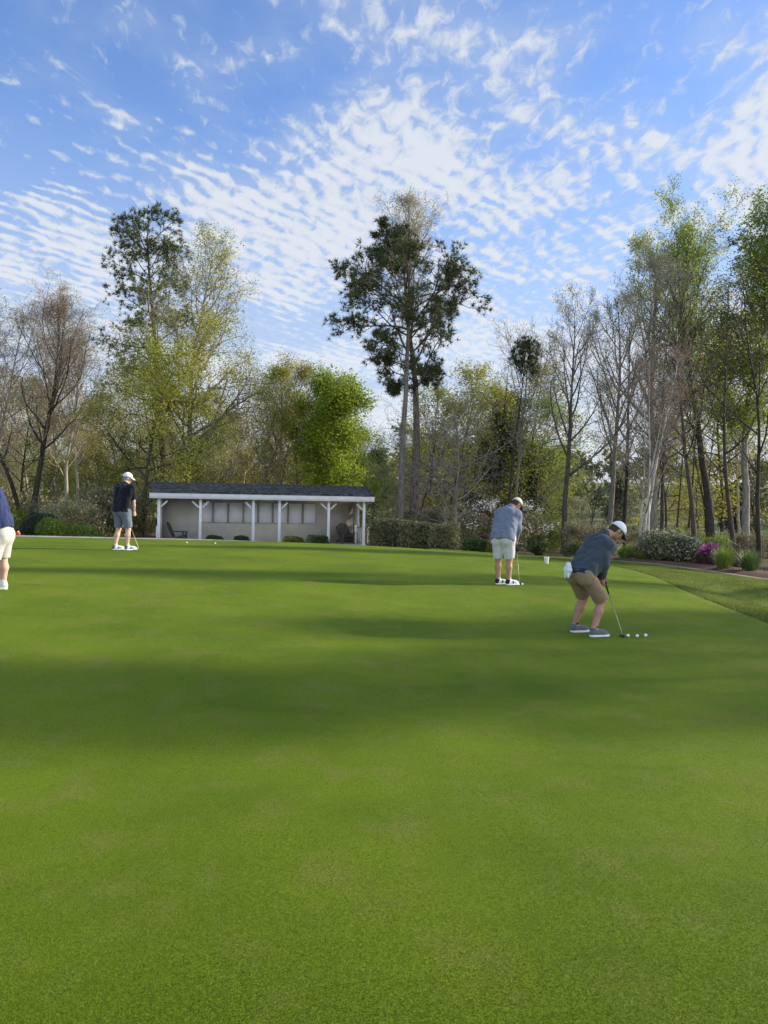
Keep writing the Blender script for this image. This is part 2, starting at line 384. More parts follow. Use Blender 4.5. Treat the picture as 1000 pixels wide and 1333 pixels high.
k = (yb < bed_edge_y(xb) - .15); blades('rough_grass', xb[k], yb[k], .02, .05, .004, M['rough_blade'], 'longer rough grass between the green and the planting bed')

# cart path behind the green on the left and thin path edge in front of the planting bed
M['path'] = mk('path', (.40, .36, .30), .9, .18, 3, .4, 60)
def strip(name, L_, width, mat, label, lift=.02, kind='structure'):
    L_ = np.array(L_, float); tt = np.linspace(0, 1, 60); s = np.linspace(0, 1, len(L_))
    P = np.stack([np.interp(tt, s, L_[:, 0]), np.interp(tt, s, L_[:, 1])], -1)
    for _ in range(6): P[1:-1] = (P[:-2] + P[1:-1] * 2 + P[2:]) / 4
    T = np.gradient(P, axis=0); T /= np.linalg.norm(T, axis=1)[:, None]; Nn = np.stack([-T[:, 1], T[:, 0]], -1)
    vs = []
    us = np.linspace(-.5, .5, 5)
    w = width if np.isscalar(width) else np.interp(tt, np.linspace(0, 1, len(width)), width)
    for q, u in enumerate(us):
        Q = P + Nn * (u * w)[:, None] if not np.isscalar(w) else P + Nn * u * w
        z = H(Q[:, 0], Q[:, 1]) + (lift if 0 < q < 4 else -.06)
        vs.append(np.column_stack([Q, z]))
    V = np.stack(vs, 0).reshape(-1, 3)
    return tag(link(name, mesh_np(name, V, grid_faces(5, 60), mat, True)), kind=kind, label=label)
strip('cart_path', [(-30, 24.0), (-20, 26.3), (-12, 27.4), (-8, 28.6), (-5, 31)], 1.5, M['path'], 'pale cart path curving behind the green on the left', .05)
M['dry'] = mk('dry', (.30, .23, .14), .95, .25, 5, .6, 50)
strip('path', [(6.6, 28.6), (7.5, 27.0), (8.6, 25.3), (9.3, 22.6), (9.9, 19.8), (11.2, 17.2), (14, 14)], .6, M['dry'], 'dry pale edge strip between rough grass and mulch', .03)
M['mulch'] = mk('mulch', (.105, .05, .034), .95, .5, 14, 1.0, 22)
strip('mulch_bed', [(7.6, 29.6), (8.9, 26.9), (10.2, 24.4), (10.7, 21.4), (11.6, 18.8), (13.4, 16.5)], [1.6, 2.2, 2.4, 2.2, 1.6], M['mulch'], 'red brown mulch bed under the shrubs on the right', .10)
strip('paving', [(9.95, 19.4), (12.5, 19.6), (16, 19.8)], .8, M['path'], 'pale paving strip beside the tall grass tuft at the right edge', .14)

# ------------------------------------------------------------------ trees
def rot_about(d, ax, ang):
    ax = ax / (np.linalg.norm(ax) + 1e-9)
    return d * math.cos(ang) + np.cross(ax, d) * math.sin(ang) + ax * np.dot(ax, d) * (1 - math.cos(ang))
def tubes(polys, sides, V0=0):
    """polys: list of (P[n,3], r[n]); returns V,F"""
    groups = {}
    for P, r in polys: groups.setdefault(len(P), []).append((P, r))
    Vs, Fs, off = [], [], V0
    th = np.arange(sides) * 2 * np.pi / sides
    for n, lst in groups.items():
        P = np.array([p for p, _ in lst]); r = np.array([q for _, q in lst]); B = len(lst)
        T = np.gradient(P, axis=1); T /= np.linalg.norm(T, axis=2, keepdims=True) + 1e-9
        ref = np.where(np.abs(T[:, :1, 2:3]) > .8, np.array((1., 0, 0)), np.array((0, 0, 1.)))
        A = np.cross(T, np.broadcast_to(ref, T.shape)); A /= np.linalg.norm(A, axis=2, keepdims=True) + 1e-9; C = np.cross(T, A)
        V = P[:, :, None] + r[:, :, None, None] * (np.cos(th)[:, None] * A[:, :, None] + np.sin(th)[:, None] * C[:, :, None])
        i, j = np.meshgrid(np.arange(n - 1), np.arange(sides), indexing='ij'); a = (i * sides + j).ravel(); b = (i * sides + (j + 1) % sides).ravel()
        f = np.stack([a, b, b + sides, a + sides], 1)
        F = (f[None] + (np.arange(B) * n * sides)[:, None, None]).reshape(-1, 4) + off
        Vs.append(V.reshape(-1, 3)); Fs.append(F); off += B * n * sides
    return np.concatenate(Vs), np.concatenate(Fs)

def grow(seed, hgt=12, r0=.18, base=.3, nch=(22, 7, 4, 3), ang=(50, 45, 45, 40), lenf=.32, ratio=(.5, .5, .5), env=None, wig=(.05, .13, .2, .25),
         up=(.02, .10, .08, .05), lean=(0, 0), nseg=(12, 6, 5, 3), stems=1, spread=0, top=.12, rmin=.006, start=(.25, .2, .2), stemat=0, sag=0, sidebias=None, fork=0):
    rg = np.random.default_rng(seed); br = [[] for _ in range(5)]
    env = env or (lambda t: math.sin(math.pi * min(1, .15 + .85 * t)) ** .7)
    maxl = len(nch)
    def go(p, d, L, r, lvl):
        n = nseg[min(lvl, len(nseg) - 1)]; pts = [p.copy()]; dirs = [d]; st = L / n
        for i in range(n):
            d = d + rg.normal(0, wig[min(lvl, 3)], 3) + np.array((0, 0, up[min(lvl, 3)]))
            if sag and lvl == 1: d = d + np.array((0, 0, -sag * (i / n)))
            d = d / np.linalg.norm(d); p = p + d * st; pts.append(p); dirs.append(d)
        pts = np.array(pts); tt = np.linspace(0, 1, n + 1)
        rr = np.maximum(r * (1 - (1 - (top if lvl == 0 else .25)) * tt ** (1.0 if lvl else .85)), rmin * .6)
        if lvl == 0: rr[0] *= 1.35
        br[lvl].append((pts, rr))
        if lvl >= maxl: return
        k = nch[lvl]; k = max(1, int(k * rg.uniform(.8, 1.2)))
        az = rg.random() * 6.28
        for q in range(k):
            t0 = base if lvl == 0 else start[min(lvl - 1, 2)]
            t = t0 + (1 - t0) * ((q + rg.random()) / k) ** (.9 if lvl == 0 else 1)
            t = min(t, .99)
            f = t * n; i = int(f); pp = pts[i] * (1 - (f - i)) + pts[min(i + 1, n)] * (f - i); dd = dirs[min(i + 1, n)]
            az += 2.4 + rg.normal(0, .5)
            if lvl == 0 and sidebias is not None and rg.random() < sidebias[1]: az = sidebias[0] + rg.normal(0, .5)
            perp = np.cross(dd, (0, 0, 1)) if abs(dd[2]) < .95 else np.array((1., 0, 0))
            perp = rot_about(perp, dd, az)
            a = R(ang[min(lvl, 3)] + rg.normal(0, 9)) * (1.15 - .35 * t if lvl == 0 else 1)
            cd = rot_about(dd, perp, a)
            if lvl == 0: LL = hgt * lenf * env((t - base) / (1 - base)) * rg.uniform(.75, 1.2)
            else: LL = L * ratio[min(lvl - 1, 2)] * (1.15 - .55 * t) * rg.uniform(.7, 1.25)
            cr = max(rmin, min(rr[min(i, n)] * .62, LL * (.018 if lvl == 0 else .016)))
            go(pp, cd, LL, cr, lvl + 1)
    for s in range(stems):
        a = s * 6.283 / max(1, stems) + rg.random()
        d = np.array((lean[0] + spread * math.cos(a), lean[1] + spread * math.sin(a), 1.)); d /= np.linalg.norm(d)
        hs = hgt * (1 if s == 0 else rg.uniform(.75, .98))
        go(np.array((.12 * math.cos(a) * (stems > 1), .12 * math.sin(a) * (stems > 1), -.3)), d, hs, r0 * (1 if s == 0 else .75), 0)
    return br, rg

def leaf_quads(rg, C, size, D=None, flat=0., aspect=.55):
    """rhombus leaves at centres C"""
    n = len(C); a = rg.normal(0, 1, (n, 3)); a[:, 2] *= (1 - flat); a /= np.linalg.norm(a, axis=1)[:, None]
    b = rg.normal(0, 1, (n, 3)); b[:, 2] *= (1 - flat); b -= (b * a).sum(1)[:, None] * a; b /= np.linalg.norm(b, axis=1)[:, None] + 1e-9
    s = (size * rg.uniform(.6, 1.35, n))[:, None]
    V = np.stack([C - a * s, C + b * s * aspect, C + a * s, C - b * s * aspect], 1).reshape(-1, 3)
    return V, np.arange(4 * n).reshape(-1, 4)
def along(rg, polys, per, jit):
    P = np.concatenate([p for p, _ in polys]) if len({len(p) for p, _ in polys}) > 1 else np.array([p for p, _ in polys])
    if P.ndim == 2: C = P[rg.integers(0, len(P), len(polys) * per)]
    else:
        B, n, _ = P.shape; idx = np.repeat(np.arange(B), per); t = rg.random(len(idx)) ** .7 * (n - 1); i = np.minimum(t.astype(int), n - 2); f = (t - i)[:, None]
        C = P[idx, i] * (1 - f) + P[idx, i + 1] * f
    return C + rg.normal(0, jit, C.shape)
def needles(rg, C, D, k, ln, w):
    n = len(C); C = np.repeat(C, k, 0); D = np.repeat(D, k, 0)
    d = D * .55 + rg.normal(0, .62, (n * k, 3)); d[:, 2] += .12; d /= np.linalg.norm(d, axis=1)[:, None]
    q = np.cross(d, rg.normal(0, 1, d.shape)); q /= np.linalg.norm(q, axis=1)[:, None] + 1e-9
    L_ = (ln * rg.uniform(.7, 1.2, n * k))[:, None]
    V = np.stack([C - q * w, C + q * w, C + d * L_], 1).reshape(-1, 3)
    return V, np.arange(3 * n * k).reshape(-1, 3)

def tree(name, seed, bark, leaf=None, per=0, lsize=.06, jit=.12, twig=None, leaf_lv=None, drop=0, flat=.2, keep=None, pine=None, sides=(9, 6, 4, 3), split=2, **kw):
    """Empty > trunk, (branches), crown; returns the Empty"""
    br, rg = grow(seed, **kw)
    root = empty(name, (0, 0, 0))
    V1, F1 = tubes(br[0], sides[0]); VV, FF = [V1], [F1]; off = len(V1)
    for lv in range(1, split):
        if br[lv]:
            V, F = tubes(br[lv], sides[lv], off); VV.append(V); FF.append(F); off += len(V)
    link('trunk', mesh_np('trunk', np.concatenate(VV), np.concatenate(FF), M[bark], True), root)
    VV, FF, off = [], [], 0
    for lv in range(split, 5):
        if br[lv]:
            V, F = tubes(br[lv], sides[min(lv, 3)], off); VV.append(V); FF.append(F); off += len(V)
    if VV: link('branches', mesh_np('branches', np.concatenate(VV), np.concatenate(FF), M[twig or bark], True), root)
    last = max(i for i in range(5) if br[i])
    src = br[last] if leaf_lv is None else br[leaf_lv]
    if leaf:
        if keep: src = [s for s in src if keep(s[0][-1], rg)]
        if src:
            if pine:
                k, ln, w, tufts = pine
                C = along(rg, src, tufts, .10); D = np.repeat(np.array([p[-1] - p[0] for p, _ in src]), tufts, 0); D /= np.linalg.norm(D, axis=1)[:, None] + 1e-9
                V, F = needles(rg, C, D, k, ln, w)
            else:
                C = along(rg, src, per, jit); V, F = leaf_quads(rg, C, lsize, flat=flat)
            link('crown', mesh_np('crown', V, F, M[leaf]), root)
    return root
def put(o, px, d, rz=0., s=1., sz=None, dz=-.05):
    x = XW(px, d); o.location = (x, d, h(x, d) + dz); o.rotation_euler = (0, 0, rz); o.scale = (s, s, s if sz is None else sz); return o

# ---- background woods: six kinds, copied with their parts
rnd = random.Random(11)
KIND = {}
def bgkind(key, *a, **k): KIND[key] = tree(*a, **k)
fast = dict(nseg=(9, 5, 4, 3))
bgkind('bare', 'bare_tree', 101, 'bark_tan', 'leaf_tan', 3, .05, .18, twig='bark_tan', hgt=15, r0=.15, base=.35, nch=(24, 7, 4), ang=(42, 42, 42), lenf=.26, up=(.02, .14, .1, .05), **fast)
bgkind('bare2', 'bare_tree', 102, 'bark_dark', 'leaf_tan', 1, .05, .15, twig='bark_grey', hgt=13, r0=.11, base=.3, nch=(20, 7, 4), ang=(48, 45, 45), lenf=.28, **fast)
bgkind('olive', 'leafing_tree', 103, 'bark_dark', 'leaf_olive', 14, .08, .30, hgt=14, r0=.14, base=.18, nch=(30, 8, 4), ang=(62, 45, 45), lenf=.28, up=(.02, .06, .05, .0), flat=.5, **fast)
bgkind('olive2', 'leafing_tree', 104, 'bark_grey', 'leaf_green', 13, .08, .28, hgt=12, r0=.12, base=.15, nch=(28, 8, 4), ang=(65, 45, 45), lenf=.33, flat=.5, **fast)
bgkind('lime', 'leafing_tree', 105, 'bark_dark', 'leaf_lime', 16, .075, .25, hgt=8, r0=.08, base=.1, nch=(24, 7, 4), ang=(55, 45, 45), lenf=.36, **fast)
bgkind('evergreen', 'evergreen_tree', 106, 'bark_dark', 'leaf_dark', 20, .11, .3, hgt=12, r0=.14, base=.12, nch=(34, 8, 4), ang=(65, 45, 45), lenf=.30, env=lambda t: 1.05 - .8 * t, **fast)
bgkind('pale', 'leafing_tree', 107, 'bark_grey', 'leaf_pale', 11, .07, .26, hgt=10, r0=.10, base=.18, nch=(24, 7, 4), ang=(55, 45, 45), lenf=.34, **fast)
bgkind('bgpine', 'pine_tree', 108, 'bark_pine', 'needle', hgt=17, r0=.16, base=.55, nch=(22, 7), ang=(70, 50), lenf=.2, pine=(14, .34, .03, 5), env=lambda t: 1 - .6 * t, nseg=(9, 5, 3), split=2)
bgkind('pole', 'slender_tree', 109, 'bark_dark', 'leaf_olive', 10, .07, .28, hgt=14, r0=.10, base=.5, nch=(16, 5, 3), ang=(45, 45, 45), lenf=.18, wig=(.03, .12, .2, .2), **fast)
bgkind('scrub', 'bush', 110, 'bark_grey', 'leaf_scrub', 5, .06, .16, twig='bark_grey', hgt=2.6, r0=.025, base=.1, nch=(10, 6, 4), ang=(45, 45, 45), lenf=.5, stems=6, spread=.6, nseg=(6, 4, 3, 2))
bgkind('green_scrub', 'bush', 111, 'bark_dark', 'leaf_green', 7, .055, .15, hgt=2.2, r0=.025, base=.1, nch=(9, 6, 4), ang=(50, 45, 45), lenf=.5, stems=5, spread=.6, nseg=(6, 4, 3, 2))
used = set(); BG = []
LBL = {
 'bare': 'bare tree with pale tan twigs', 'bare2': 'thin bare tree with grey twigs', 'olive': 'tree with olive new leaves',
 'olive2': 'spreading tree with fresh green leaves', 'lime': 'small lime green leafing tree', 'evergreen': 'dense dark green tree', 'pale': 'small tree with pale yellowish leaves',
 'bgpine': 'slender pine with dark tufted top', 'pole': 'slender dark trunked tree', 'scrub': 'leafless brown scrub bush', 'green_scrub': 'low green leafy bush'}
CAT = {'scrub': 'bush', 'green_scrub': 'bush'}
def bgput(key, px, d, s, zone, sz=None):
    o = KIND[key]
    if key in used: o = copy_tree(o)
    used.add(key)
    put(o, px, d, rnd.random() * 6.28, s * rnd.uniform(.92, 1.08), sz=(s * sz if sz else None), dz=-.2)
    tag(o, None, CAT.get(key, 'tree'), 'woodland ' + CAT.get(key, 'tree') + 's ' + zone); BG.append((key, px, d, o))
    return o
ZL, ZS, ZC, ZR = 'behind the cart path', 'behind the shelter', 'behind the hedge', 'behind the flower bed'
def scatter(lst, x0, x1, d0, d1, n, zone, s=(.8, 1.1)):
    for i in range(n):
        px = x0 + (x1 - x0) * (i + rnd.random()) / n
        bgput(rnd.choice(lst), px, rnd.uniform(d0, d1), rnd.uniform(*s), zone)
# left
scatter(['bare', 'bare', 'bare2', 'olive'], -60, 110, 50, 70, 9, ZL, (.75, .95))
scatter(['bare', 'bare2', 'pole'], -60, 180, 72, 95, 9, ZL, (.75, .95))
scatter(['scrub', 'scrub', 'green_scrub'], -60, 190, 38, 50, 12, ZL, (.8, 1.3))
scatter(['pale', 'olive', 'scrub', 'olive2'], -60, 200, 54, 66, 8, ZL, (.5, .8))
scatter(['olive', 'bare', 'olive2', 'bare'], -80, 300, 98, 120, 9, ZL, (.9, 1.1))
# behind the shelter
scatter(['olive', 'bare', 'pale', 'bare', 'olive'], 110, 400, 52, 70, 14, ZS, (.65, .85))
scatter(['bare2', 'olive', 'olive2', 'bare'], 110, 480, 72, 95, 14, ZS, (.85, 1.05))
scatter(['pale', 'scrub', 'lime', 'scrub'], 180, 480, 46, 52, 7, ZS, (.55, .8))
# centre
scatter(['olive2', 'pale', 'olive', 'pale'], 455, 560, 55, 68, 6, ZC, (.6, .75))
scatter(['olive', 'olive2', 'olive', 'evergreen'], 550, 720, 55, 72, 9, ZC, (.85, 1.05))
scatter(['evergreen', 'bgpine', 'olive', 'olive2'], 480, 740, 78, 100, 9, ZC, (.9, 1.1))
scatter(['scrub', 'green_scrub', 'scrub'], 500, 740, 37, 50, 9, ZC, (.7, 1.1))
# right
scatter(['bare2', 'pole', 'pale', 'olive'], 700, 900, 50, 75, 10, ZR, (.65, .85))
scatter(['pole', 'bare2', 'olive', 'pole', 'bare'], 860, 1060, 38, 62, 13, ZR, (.75, 1.0))
scatter(['evergreen', 'bgpine', 'olive', 'pole'], 720, 1060, 85, 120, 10, ZR, (.8, 1.05))
scatter(['scrub', 'green_scrub'], 720, 1060, 33, 50, 12, ZR, (.5, .85))

# labels: kind, what it stands behind, and which of those by depth
LM = ((-40, 'at the left edge'), (36, 'behind the twin trunked tree'), (95, 'left of the man in black'), (150, 'behind the man in black'), (217, 'behind the tall left pine'), (262, 'behind the wide olive tree'),
      (320, 'behind the shelter windows'), (368, 'left of the lime tree'), (418, 'behind the lime tree'), (470, 'above the right end of the shelter'), (515, 'behind the two central trunks'), (575, 'behind the hedge end'), (622, 'above the box hedge'), (668, 'behind the man in white shorts'),
      (711, 'above the paper cup'), (750, 'behind the back of the man in grey'), (795, 'behind the head of the man in grey'), (840, 'behind the white stems'), (880, 'above the big speckled shrub'), (922, 'above the pink azalea'), (950, 'above the bright grass tuft'), (980, 'above the dark grass tuft'), (1020, 'at the right edge'))
bins = {}
for key, px, d, o in BG: bins.setdefault((key, min(LM, key=lambda q: abs(q[0] - px))[1]), []).append((d, o))
for (key, where), l in bins.items():
    l.sort(key=lambda q: q[0])
    for i, (d, o) in enumerate(l): o['label'] = LBL[key] + ' ' + where + ('' if len(l) == 1 else (', nearest', ', next nearest', ', third nearest', ', fourth nearest', ', fifth nearest')[min(i, 4)] if i < len(l) - 1 else ', farthest')

# ---- far-off woods that read as one mass (beyond the valley)
rg = np.random.default_rng(77)
VV, FF, off = [], [], 0
for ring, (dd, hh, cnt) in enumerate(((150, 9, 120), (240, 12, 120))):
    for i in range(cnt):
        a = R(-46 + 92 * (i + rg.random()) / cnt); d = dd * rg.uniform(.92, 1.1); x = d * math.tan(a)
        if ring == 0 and rg.random() < .25: continue
        g = h(x, d); hg = hh * rg.uniform(.6, 1.15); rad = hg * rg.uniform(.28, .42)
        m_ = 170; u = rg.normal(0, 1, (m_, 3)); u /= np.linalg.norm(u, axis=1)[:, None]; u *= rg.random((m_, 1)) ** .4
        C = np.array((x, d, g + hg * .56)) + u * np.array((rad, rad, hg * .46))
        V, F = leaf_quads(rg, C, hg * .075, flat=.3, aspect=.7); VV.append(V); FF.append(F + off); off += len(V)
M['far_leaf'] = mk('far_leaf', (.16, .17, .07), .8, .5, .05, col2=(.07, .09, .04), island=.3, transl=.2)
tag(link('far_woods', mesh_np('far_woods', np.concatenate(VV), np.concatenate(FF), M['far_leaf'])), kind='stuff', label='far off woodland beyond the valley')

# ---- single trees that can be told apart
def hero(o, px, d, label, rz=0, s=1, group=None, cat='tree'):
    put(o, px, d, rz, s); tag(o, label, cat, group); return o
nf = dict(nseg=(14, 7, 5, 3))
# left edge bare tree, two trunks
hero(tree('bare_tree', 1, 'bark_dark', 'leaf_tan', 4, .032, .12, twig='bark_tan', hgt=13.2, r0=.2, base=.34, nch=(26, 9, 7, 4), ang=(44, 40, 42, 40), lenf=.36, ratio=(.5, .45, .4), up=(.01, .12, .08, .04), stems=2, spread=.05, split=2, rmin=.008, **nf),
     36, 43, 'tall bare tree with fine tan twigs and twin dark trunks at the left edge', .6)
hero(tree('bare_tree', 2, 'bark_grey', 'leaf_tan', 4, .032, .12, twig='bark_tan', hgt=13.5, r0=.15, base=.3, nch=(22, 7, 5, 3), ang=(40, 40, 42, 40), lenf=.34, up=(.01, .14, .08, .04), rmin=.008, **nf),
     -14, 47, 'bare tan twigged tree cut by the left edge of the picture')
hero(tree('bare_tree', 21, 'bark_tan', 'leaf_tan', 4, .032, .12, twig='bark_tan', hgt=12.6, r0=.15, base=.3, nch=(24, 7, 5, 3), ang=(42, 40, 42, 40), lenf=.32, up=(.01, .14, .08, .04), rmin=.008, **nf),
     86, 49, 'bare tree with pale sunlit trunk and reddish tan twigs left of the man in black')
# tall pine behind the shelter at left
hero(tree('pine_tree', 3, 'bark_dark', 'needle', hgt=20.2, r0=.36, base=.45, start=(.4, .3, .2), nch=(36, 9, 4), ang=(74, 50, 45), lenf=.17, ratio=(.5, .5, .5), env=lambda t: (1.05 - .5 * t) if t < .6 else (.55 + .25 * math.sin((t - .6) / .4 * 3.0)), pine=(14, .28, .018, 3), up=(.0, .03, .08, .05), lean=(-.01, 0), wig=(.03, .1, .2, .2),
     nseg=(14, 6, 4, 3), keep=lambda p, r: r.random() < (.95 if p[2] > 14.2 else .5), sides=(12, 6, 4, 3)), 224, 51, 'tall pine with dark needled top rising over the left end of the shelter', .4)
# olive leafing trees around it
hero(tree('leafing_tree', 4, 'bark_grey', 'leaf_olive', 9, .055, .26, hgt=16.9, r0=.24, base=.22, nch=(40, 10, 6, 3), ang=(54, 42, 42, 40), lenf=.34, ratio=(.48, .45, .42), env=lambda t: (1.0 - .45 * t) * (.7 + .3 * math.sin(3 * t + .5)), up=(.01, .09, .04, .0), keep=lambda p, r: r.random() < (1.0 if p[2] < 13 else .28),
     rmin=.009, nseg=(14, 7, 5, 3), sides=(12, 6, 4, 3)), 250, 46, 'wide spring tree with olive new leaves and bare upper twigs behind the shelter', 2.1)
hero(tree('leafing_tree', 5, 'bark_dark', 'leaf_olive', 34, .060, .30, hgt=9.5, r0=.17, base=.22, nch=(24, 9, 6), ang=(72, 42, 42), lenf=.50, ratio=(.5, .45, .42), env=lambda t: 1.05 - .5 * t, up=(.01, .04, .0, .0), sag=.12, flat=.7, **nf),
     190, 42.5, 'low spreading tree with drooping olive boughs right of the man in black', 1.0)
hero(tree('leafing_tree', 6, 'bark_grey', 'leaf_olive', 5, .050, .2, twig='bark_tan', hgt=11.3, r0=.14, base=.25, nch=(30, 9, 5, 3), ang=(50, 42, 42, 40), lenf=.30, up=(.01, .1, .05, .0), keep=lambda p, r: r.random() < .7, **nf),
     330, 48, 'mid height tree hazy with small olive leaves behind the middle of the shelter')
hero(tree('leafing_tree', 66, 'bark_grey', 'leaf_olive', 6, .050, .2, twig='bark_tan', hgt=10.6, r0=.13, base=.2, nch=(30, 9, 5, 3), ang=(50, 42, 42, 40), lenf=.30, up=(.01, .1, .05, .0), keep=lambda p, r: r.random() < .8, **nf),
     368, 47, 'olive leafed tree touching the left side of the bright lime tree')
# lime tree
hero(tree('lime_tree', 7, 'bark_dark', 'leaf_lime', 18, .075, .26, hgt=9.2, r0=.17, base=.12, nch=(36, 10, 7), ang=(55, 42, 42), lenf=.28, ratio=(.5, .45, .42), env=lambda t: .62 + .42 * math.sin(3.1 * t), up=(.01, .08, .04, .0), **nf),
     422, 47, 'bright lime green full leafed tree behind the right half of the shelter', .7)
# central pine pair
hero(tree('pine_tree', 8, 'bark_pine', 'needle', hgt=15.9, r0=.31, base=.49, nch=(42, 9, 5), start=(.45, .3, .2), ang=(72, 48, 45), lenf=.195, ratio=(.46, .5, .5), env=lambda t: .30 + .85 * math.sin(2.95 * min(1, t ** .9)), pine=(14, .27, .017, 4), up=(.0, .03, .06, .05), lean=(.03, 0), wig=(.035, .12, .2, .2),
     nseg=(16, 7, 5, 3), rmin=.012, keep=lambda p, r: math.sin(p[0] * 1.9 + p[2] * 2.3 + 1.0) + math.cos(p[1] * 1.7 + p[2] * 1.1) + r.normal(0, .35) > -.75, sides=(14, 7, 4, 3)), 538, 41, 'large pine with dark rounded crown and heavy trunk, right one of the central pair', 1.2)
hero(tree('leafing_tree', 9, 'bark_grey', 'leaf_pale', 3, .036, .12, twig='bark_tan', hgt=18.0, r0=.21, base=.50, nch=(26, 8, 5, 3), ang=(36, 38, 40, 40), lenf=.20, up=(.0, .12, .08, .04), lean=(-.005, 0), wig=(.02, .12, .2, .2), rmin=.008, nseg=(16, 6, 5, 3), sides=(12, 6, 4, 3)),
     521, 39.5, 'tall straight grey tree with sparse pale leaflets growing in front of the large central pine', 0)
hero(tree('bare_tree', 10, 'bark_grey', None, twig='bark_grey', hgt=8.2, r0=.10, base=.15, nch=(22, 8, 5, 3), ang=(62, 45, 45, 40), lenf=.48, ratio=(.5, .45, .4), up=(.0, .03, .0, .0), sag=.05, stems=2, spread=.12, rmin=.008, **nf),
     590, 40, 'low bare grey tree with arching twigs right of the central pines')
hero(tree('bare_tree', 31, 'bark_dark', None, twig='bark_dark', hgt=7.0, r0=.13, base=.2, nch=(14, 7, 4), ang=(70, 45, 45), lenf=.35, nseg=(12, 6, 4, 3), rmin=.01), 546, 42.5, 'short dark bare tree close behind the trunk of the large central pine')
# thin trees right of the centre
hero(tree('slender_tree', 11, 'bark_dark', None, hgt=10.5, r0=.085, base=.6, nch=(14, 4), ang=(75, 45), lenf=.06, wig=(.02, .2, .2, .2), lean=(.05, 0), nseg=(12, 4, 3)), 636, 42, 'thin dark leaning tree with broken stub branches')
hero(tree('bare_tree', 12, 'bark_grey', 'leaf_pale', 2, .03, .1, twig='bark_tan', hgt=11.5, r0=.12, base=.42, nch=(16, 8, 5, 3), ang=(34, 36, 38, 40), lenf=.33, up=(.0, .12, .08, .04), wig=(.03, .08, .15, .2), rmin=.008, **nf), 668, 43, 'bare tree with upswept twigs between the thin dark tree and the small leaning pine')
hero(tree('pine_tree', 13, 'bark_dark', 'needle', hgt=11.2, r0=.10, base=.84, nch=(12, 7), ang=(75, 50), lenf=.12, env=lambda t: .9 - .3 * t, pine=(12, .24, .020, 3), lean=(.11, 0), wig=(.05, .15, .2, .2), nseg=(14, 4, 3)), 663, 41, 'small leaning pine with a single dark tuft on top')
hero(tree('bare_tree', 14, 'bark_dark', 'leaf_pale', 2, .028, .1, twig='bark_tan', hgt=11.5, r0=.17, base=.34, nch=(16, 9, 6, 4), ang=(38, 34, 38, 40), lenf=.36, ratio=(.48, .45, .42), up=(.0, .10, .08, .04), wig=(.02, .07, .14, .2), rmin=.007, nseg=(14, 7, 5, 3), env=lambda t: 1.0 - .55 * t), 736, 37, 'bare tree with upswept limbs standing behind the paper cup', .5)
hero(tree('bare_tree', 15, 'bark_grey', 'leaf_pale', 2, .03, .1, twig='bark_grey', hgt=13.6, r0=.19, base=.32, nch=(20, 9, 6, 4), ang=(40, 36, 38, 40), lenf=.32, ratio=(.48, .45, .42), up=(.0, .10, .08, .04), wig=(.03, .08, .15, .2), rmin=.008, nseg=(14, 7, 5, 3)), 792, 42, 'tall bare tree behind the golfer in the grey pullover')
hero(tree('bare_tree', 32, 'bark_dark', 'leaf_pale', 2, .03, .1, twig='bark_grey', hgt=13.6, r0=.16, base=.32, nch=(18, 8, 5, 3), ang=(40, 36, 38, 40), lenf=.28, ratio=(.48, .45, .42), wig=(.03, .08, .15, .2), rmin=.008, nseg=(14, 7, 5, 3)), 812, 46, 'bare dark trunked tree between the golfer and the white stemmed tree')
hero(tree('redbud_tree', 16, 'bark_white', 'leaf_red', 1, .026, .10, twig='bark_grey', hgt=8.8, r0=.10, base=.3, nch=(11, 7, 5, 3), ang=(30, 34, 36, 40), lenf=.36, ratio=(.5, .45, .42), up=(.0, .10, .07, .04), wig=(.03, .07, .14, .2), stems=4, spread=.07, split=1, rmin=.006, nseg=(12, 6, 5, 3),
     keep=lambda p, r: r.random() < (.75 if p[2] > 4.5 else .1)), 838, 31.5, 'white stemmed tree with many upright shoots and reddish buds', .3)
hero(tree('budding_tree', 17, 'bark_grey', 'leaf_pale', 3, .038, .13, twig='bark_tan', hgt=14.8, r0=.27, base=.30, nch=(22, 9, 6, 4), ang=(46, 38, 40, 40), lenf=.34, ratio=(.48, .45, .42), up=(.0, .11, .08, .04), wig=(.03, .1, .15, .2), rmin=.008, nseg=(14, 7, 5, 3), sidebias=(-1.57, .15)),
     850, 40, 'large grey budding tree with spreading limbs behind the white stemmed tree', 1.0)
hero(tree('leafing_tree', 18, 'bark_dark', 'leaf_spring', 10, .058, .2, hgt=17.2, r0=.26, base=.36, nch=(36, 9, 6, 3), ang=(46, 38, 40, 40), lenf=.24, ratio=(.5, .45, .42), env=lambda t: .75 + .35 * math.sin(3 * t), up=(.0, .12, .06, .02), rmin=.009, nseg=(16, 6, 5, 3), sides=(12, 6, 4, 3)), 928, 41, 'tall leafy tree with slim green crown, left one of the two at the right edge', .5)
hero(tree('leafing_tree', 19, 'bark_grey', 'leaf_spring', 12, .062, .2, hgt=15.9, r0=.24, base=.34, nch=(34, 9, 6, 3), ang=(42, 38, 40, 40), lenf=.20, ratio=(.5, .45, .42), env=lambda t: .75 + .35 * math.sin(3 * t), up=(.0, .12, .06, .02), rmin=.009, nseg=(16, 6, 5, 3), sides=(12, 6, 4, 3)), 972, 39.5, 'tall leafy tree with bright green crown nearest the right edge', 1.5)
hero(tree('pine_tree', 20, 'bark_pine', 'needle', hgt=18.5, r0=.24, base=.66, nch=(24, 9), ang=(70, 50), lenf=.17, pine=(14, .26, .022, 4), nseg=(14, 6, 3)), 1022, 42, 'pine whose dark needles just enter at the right edge')
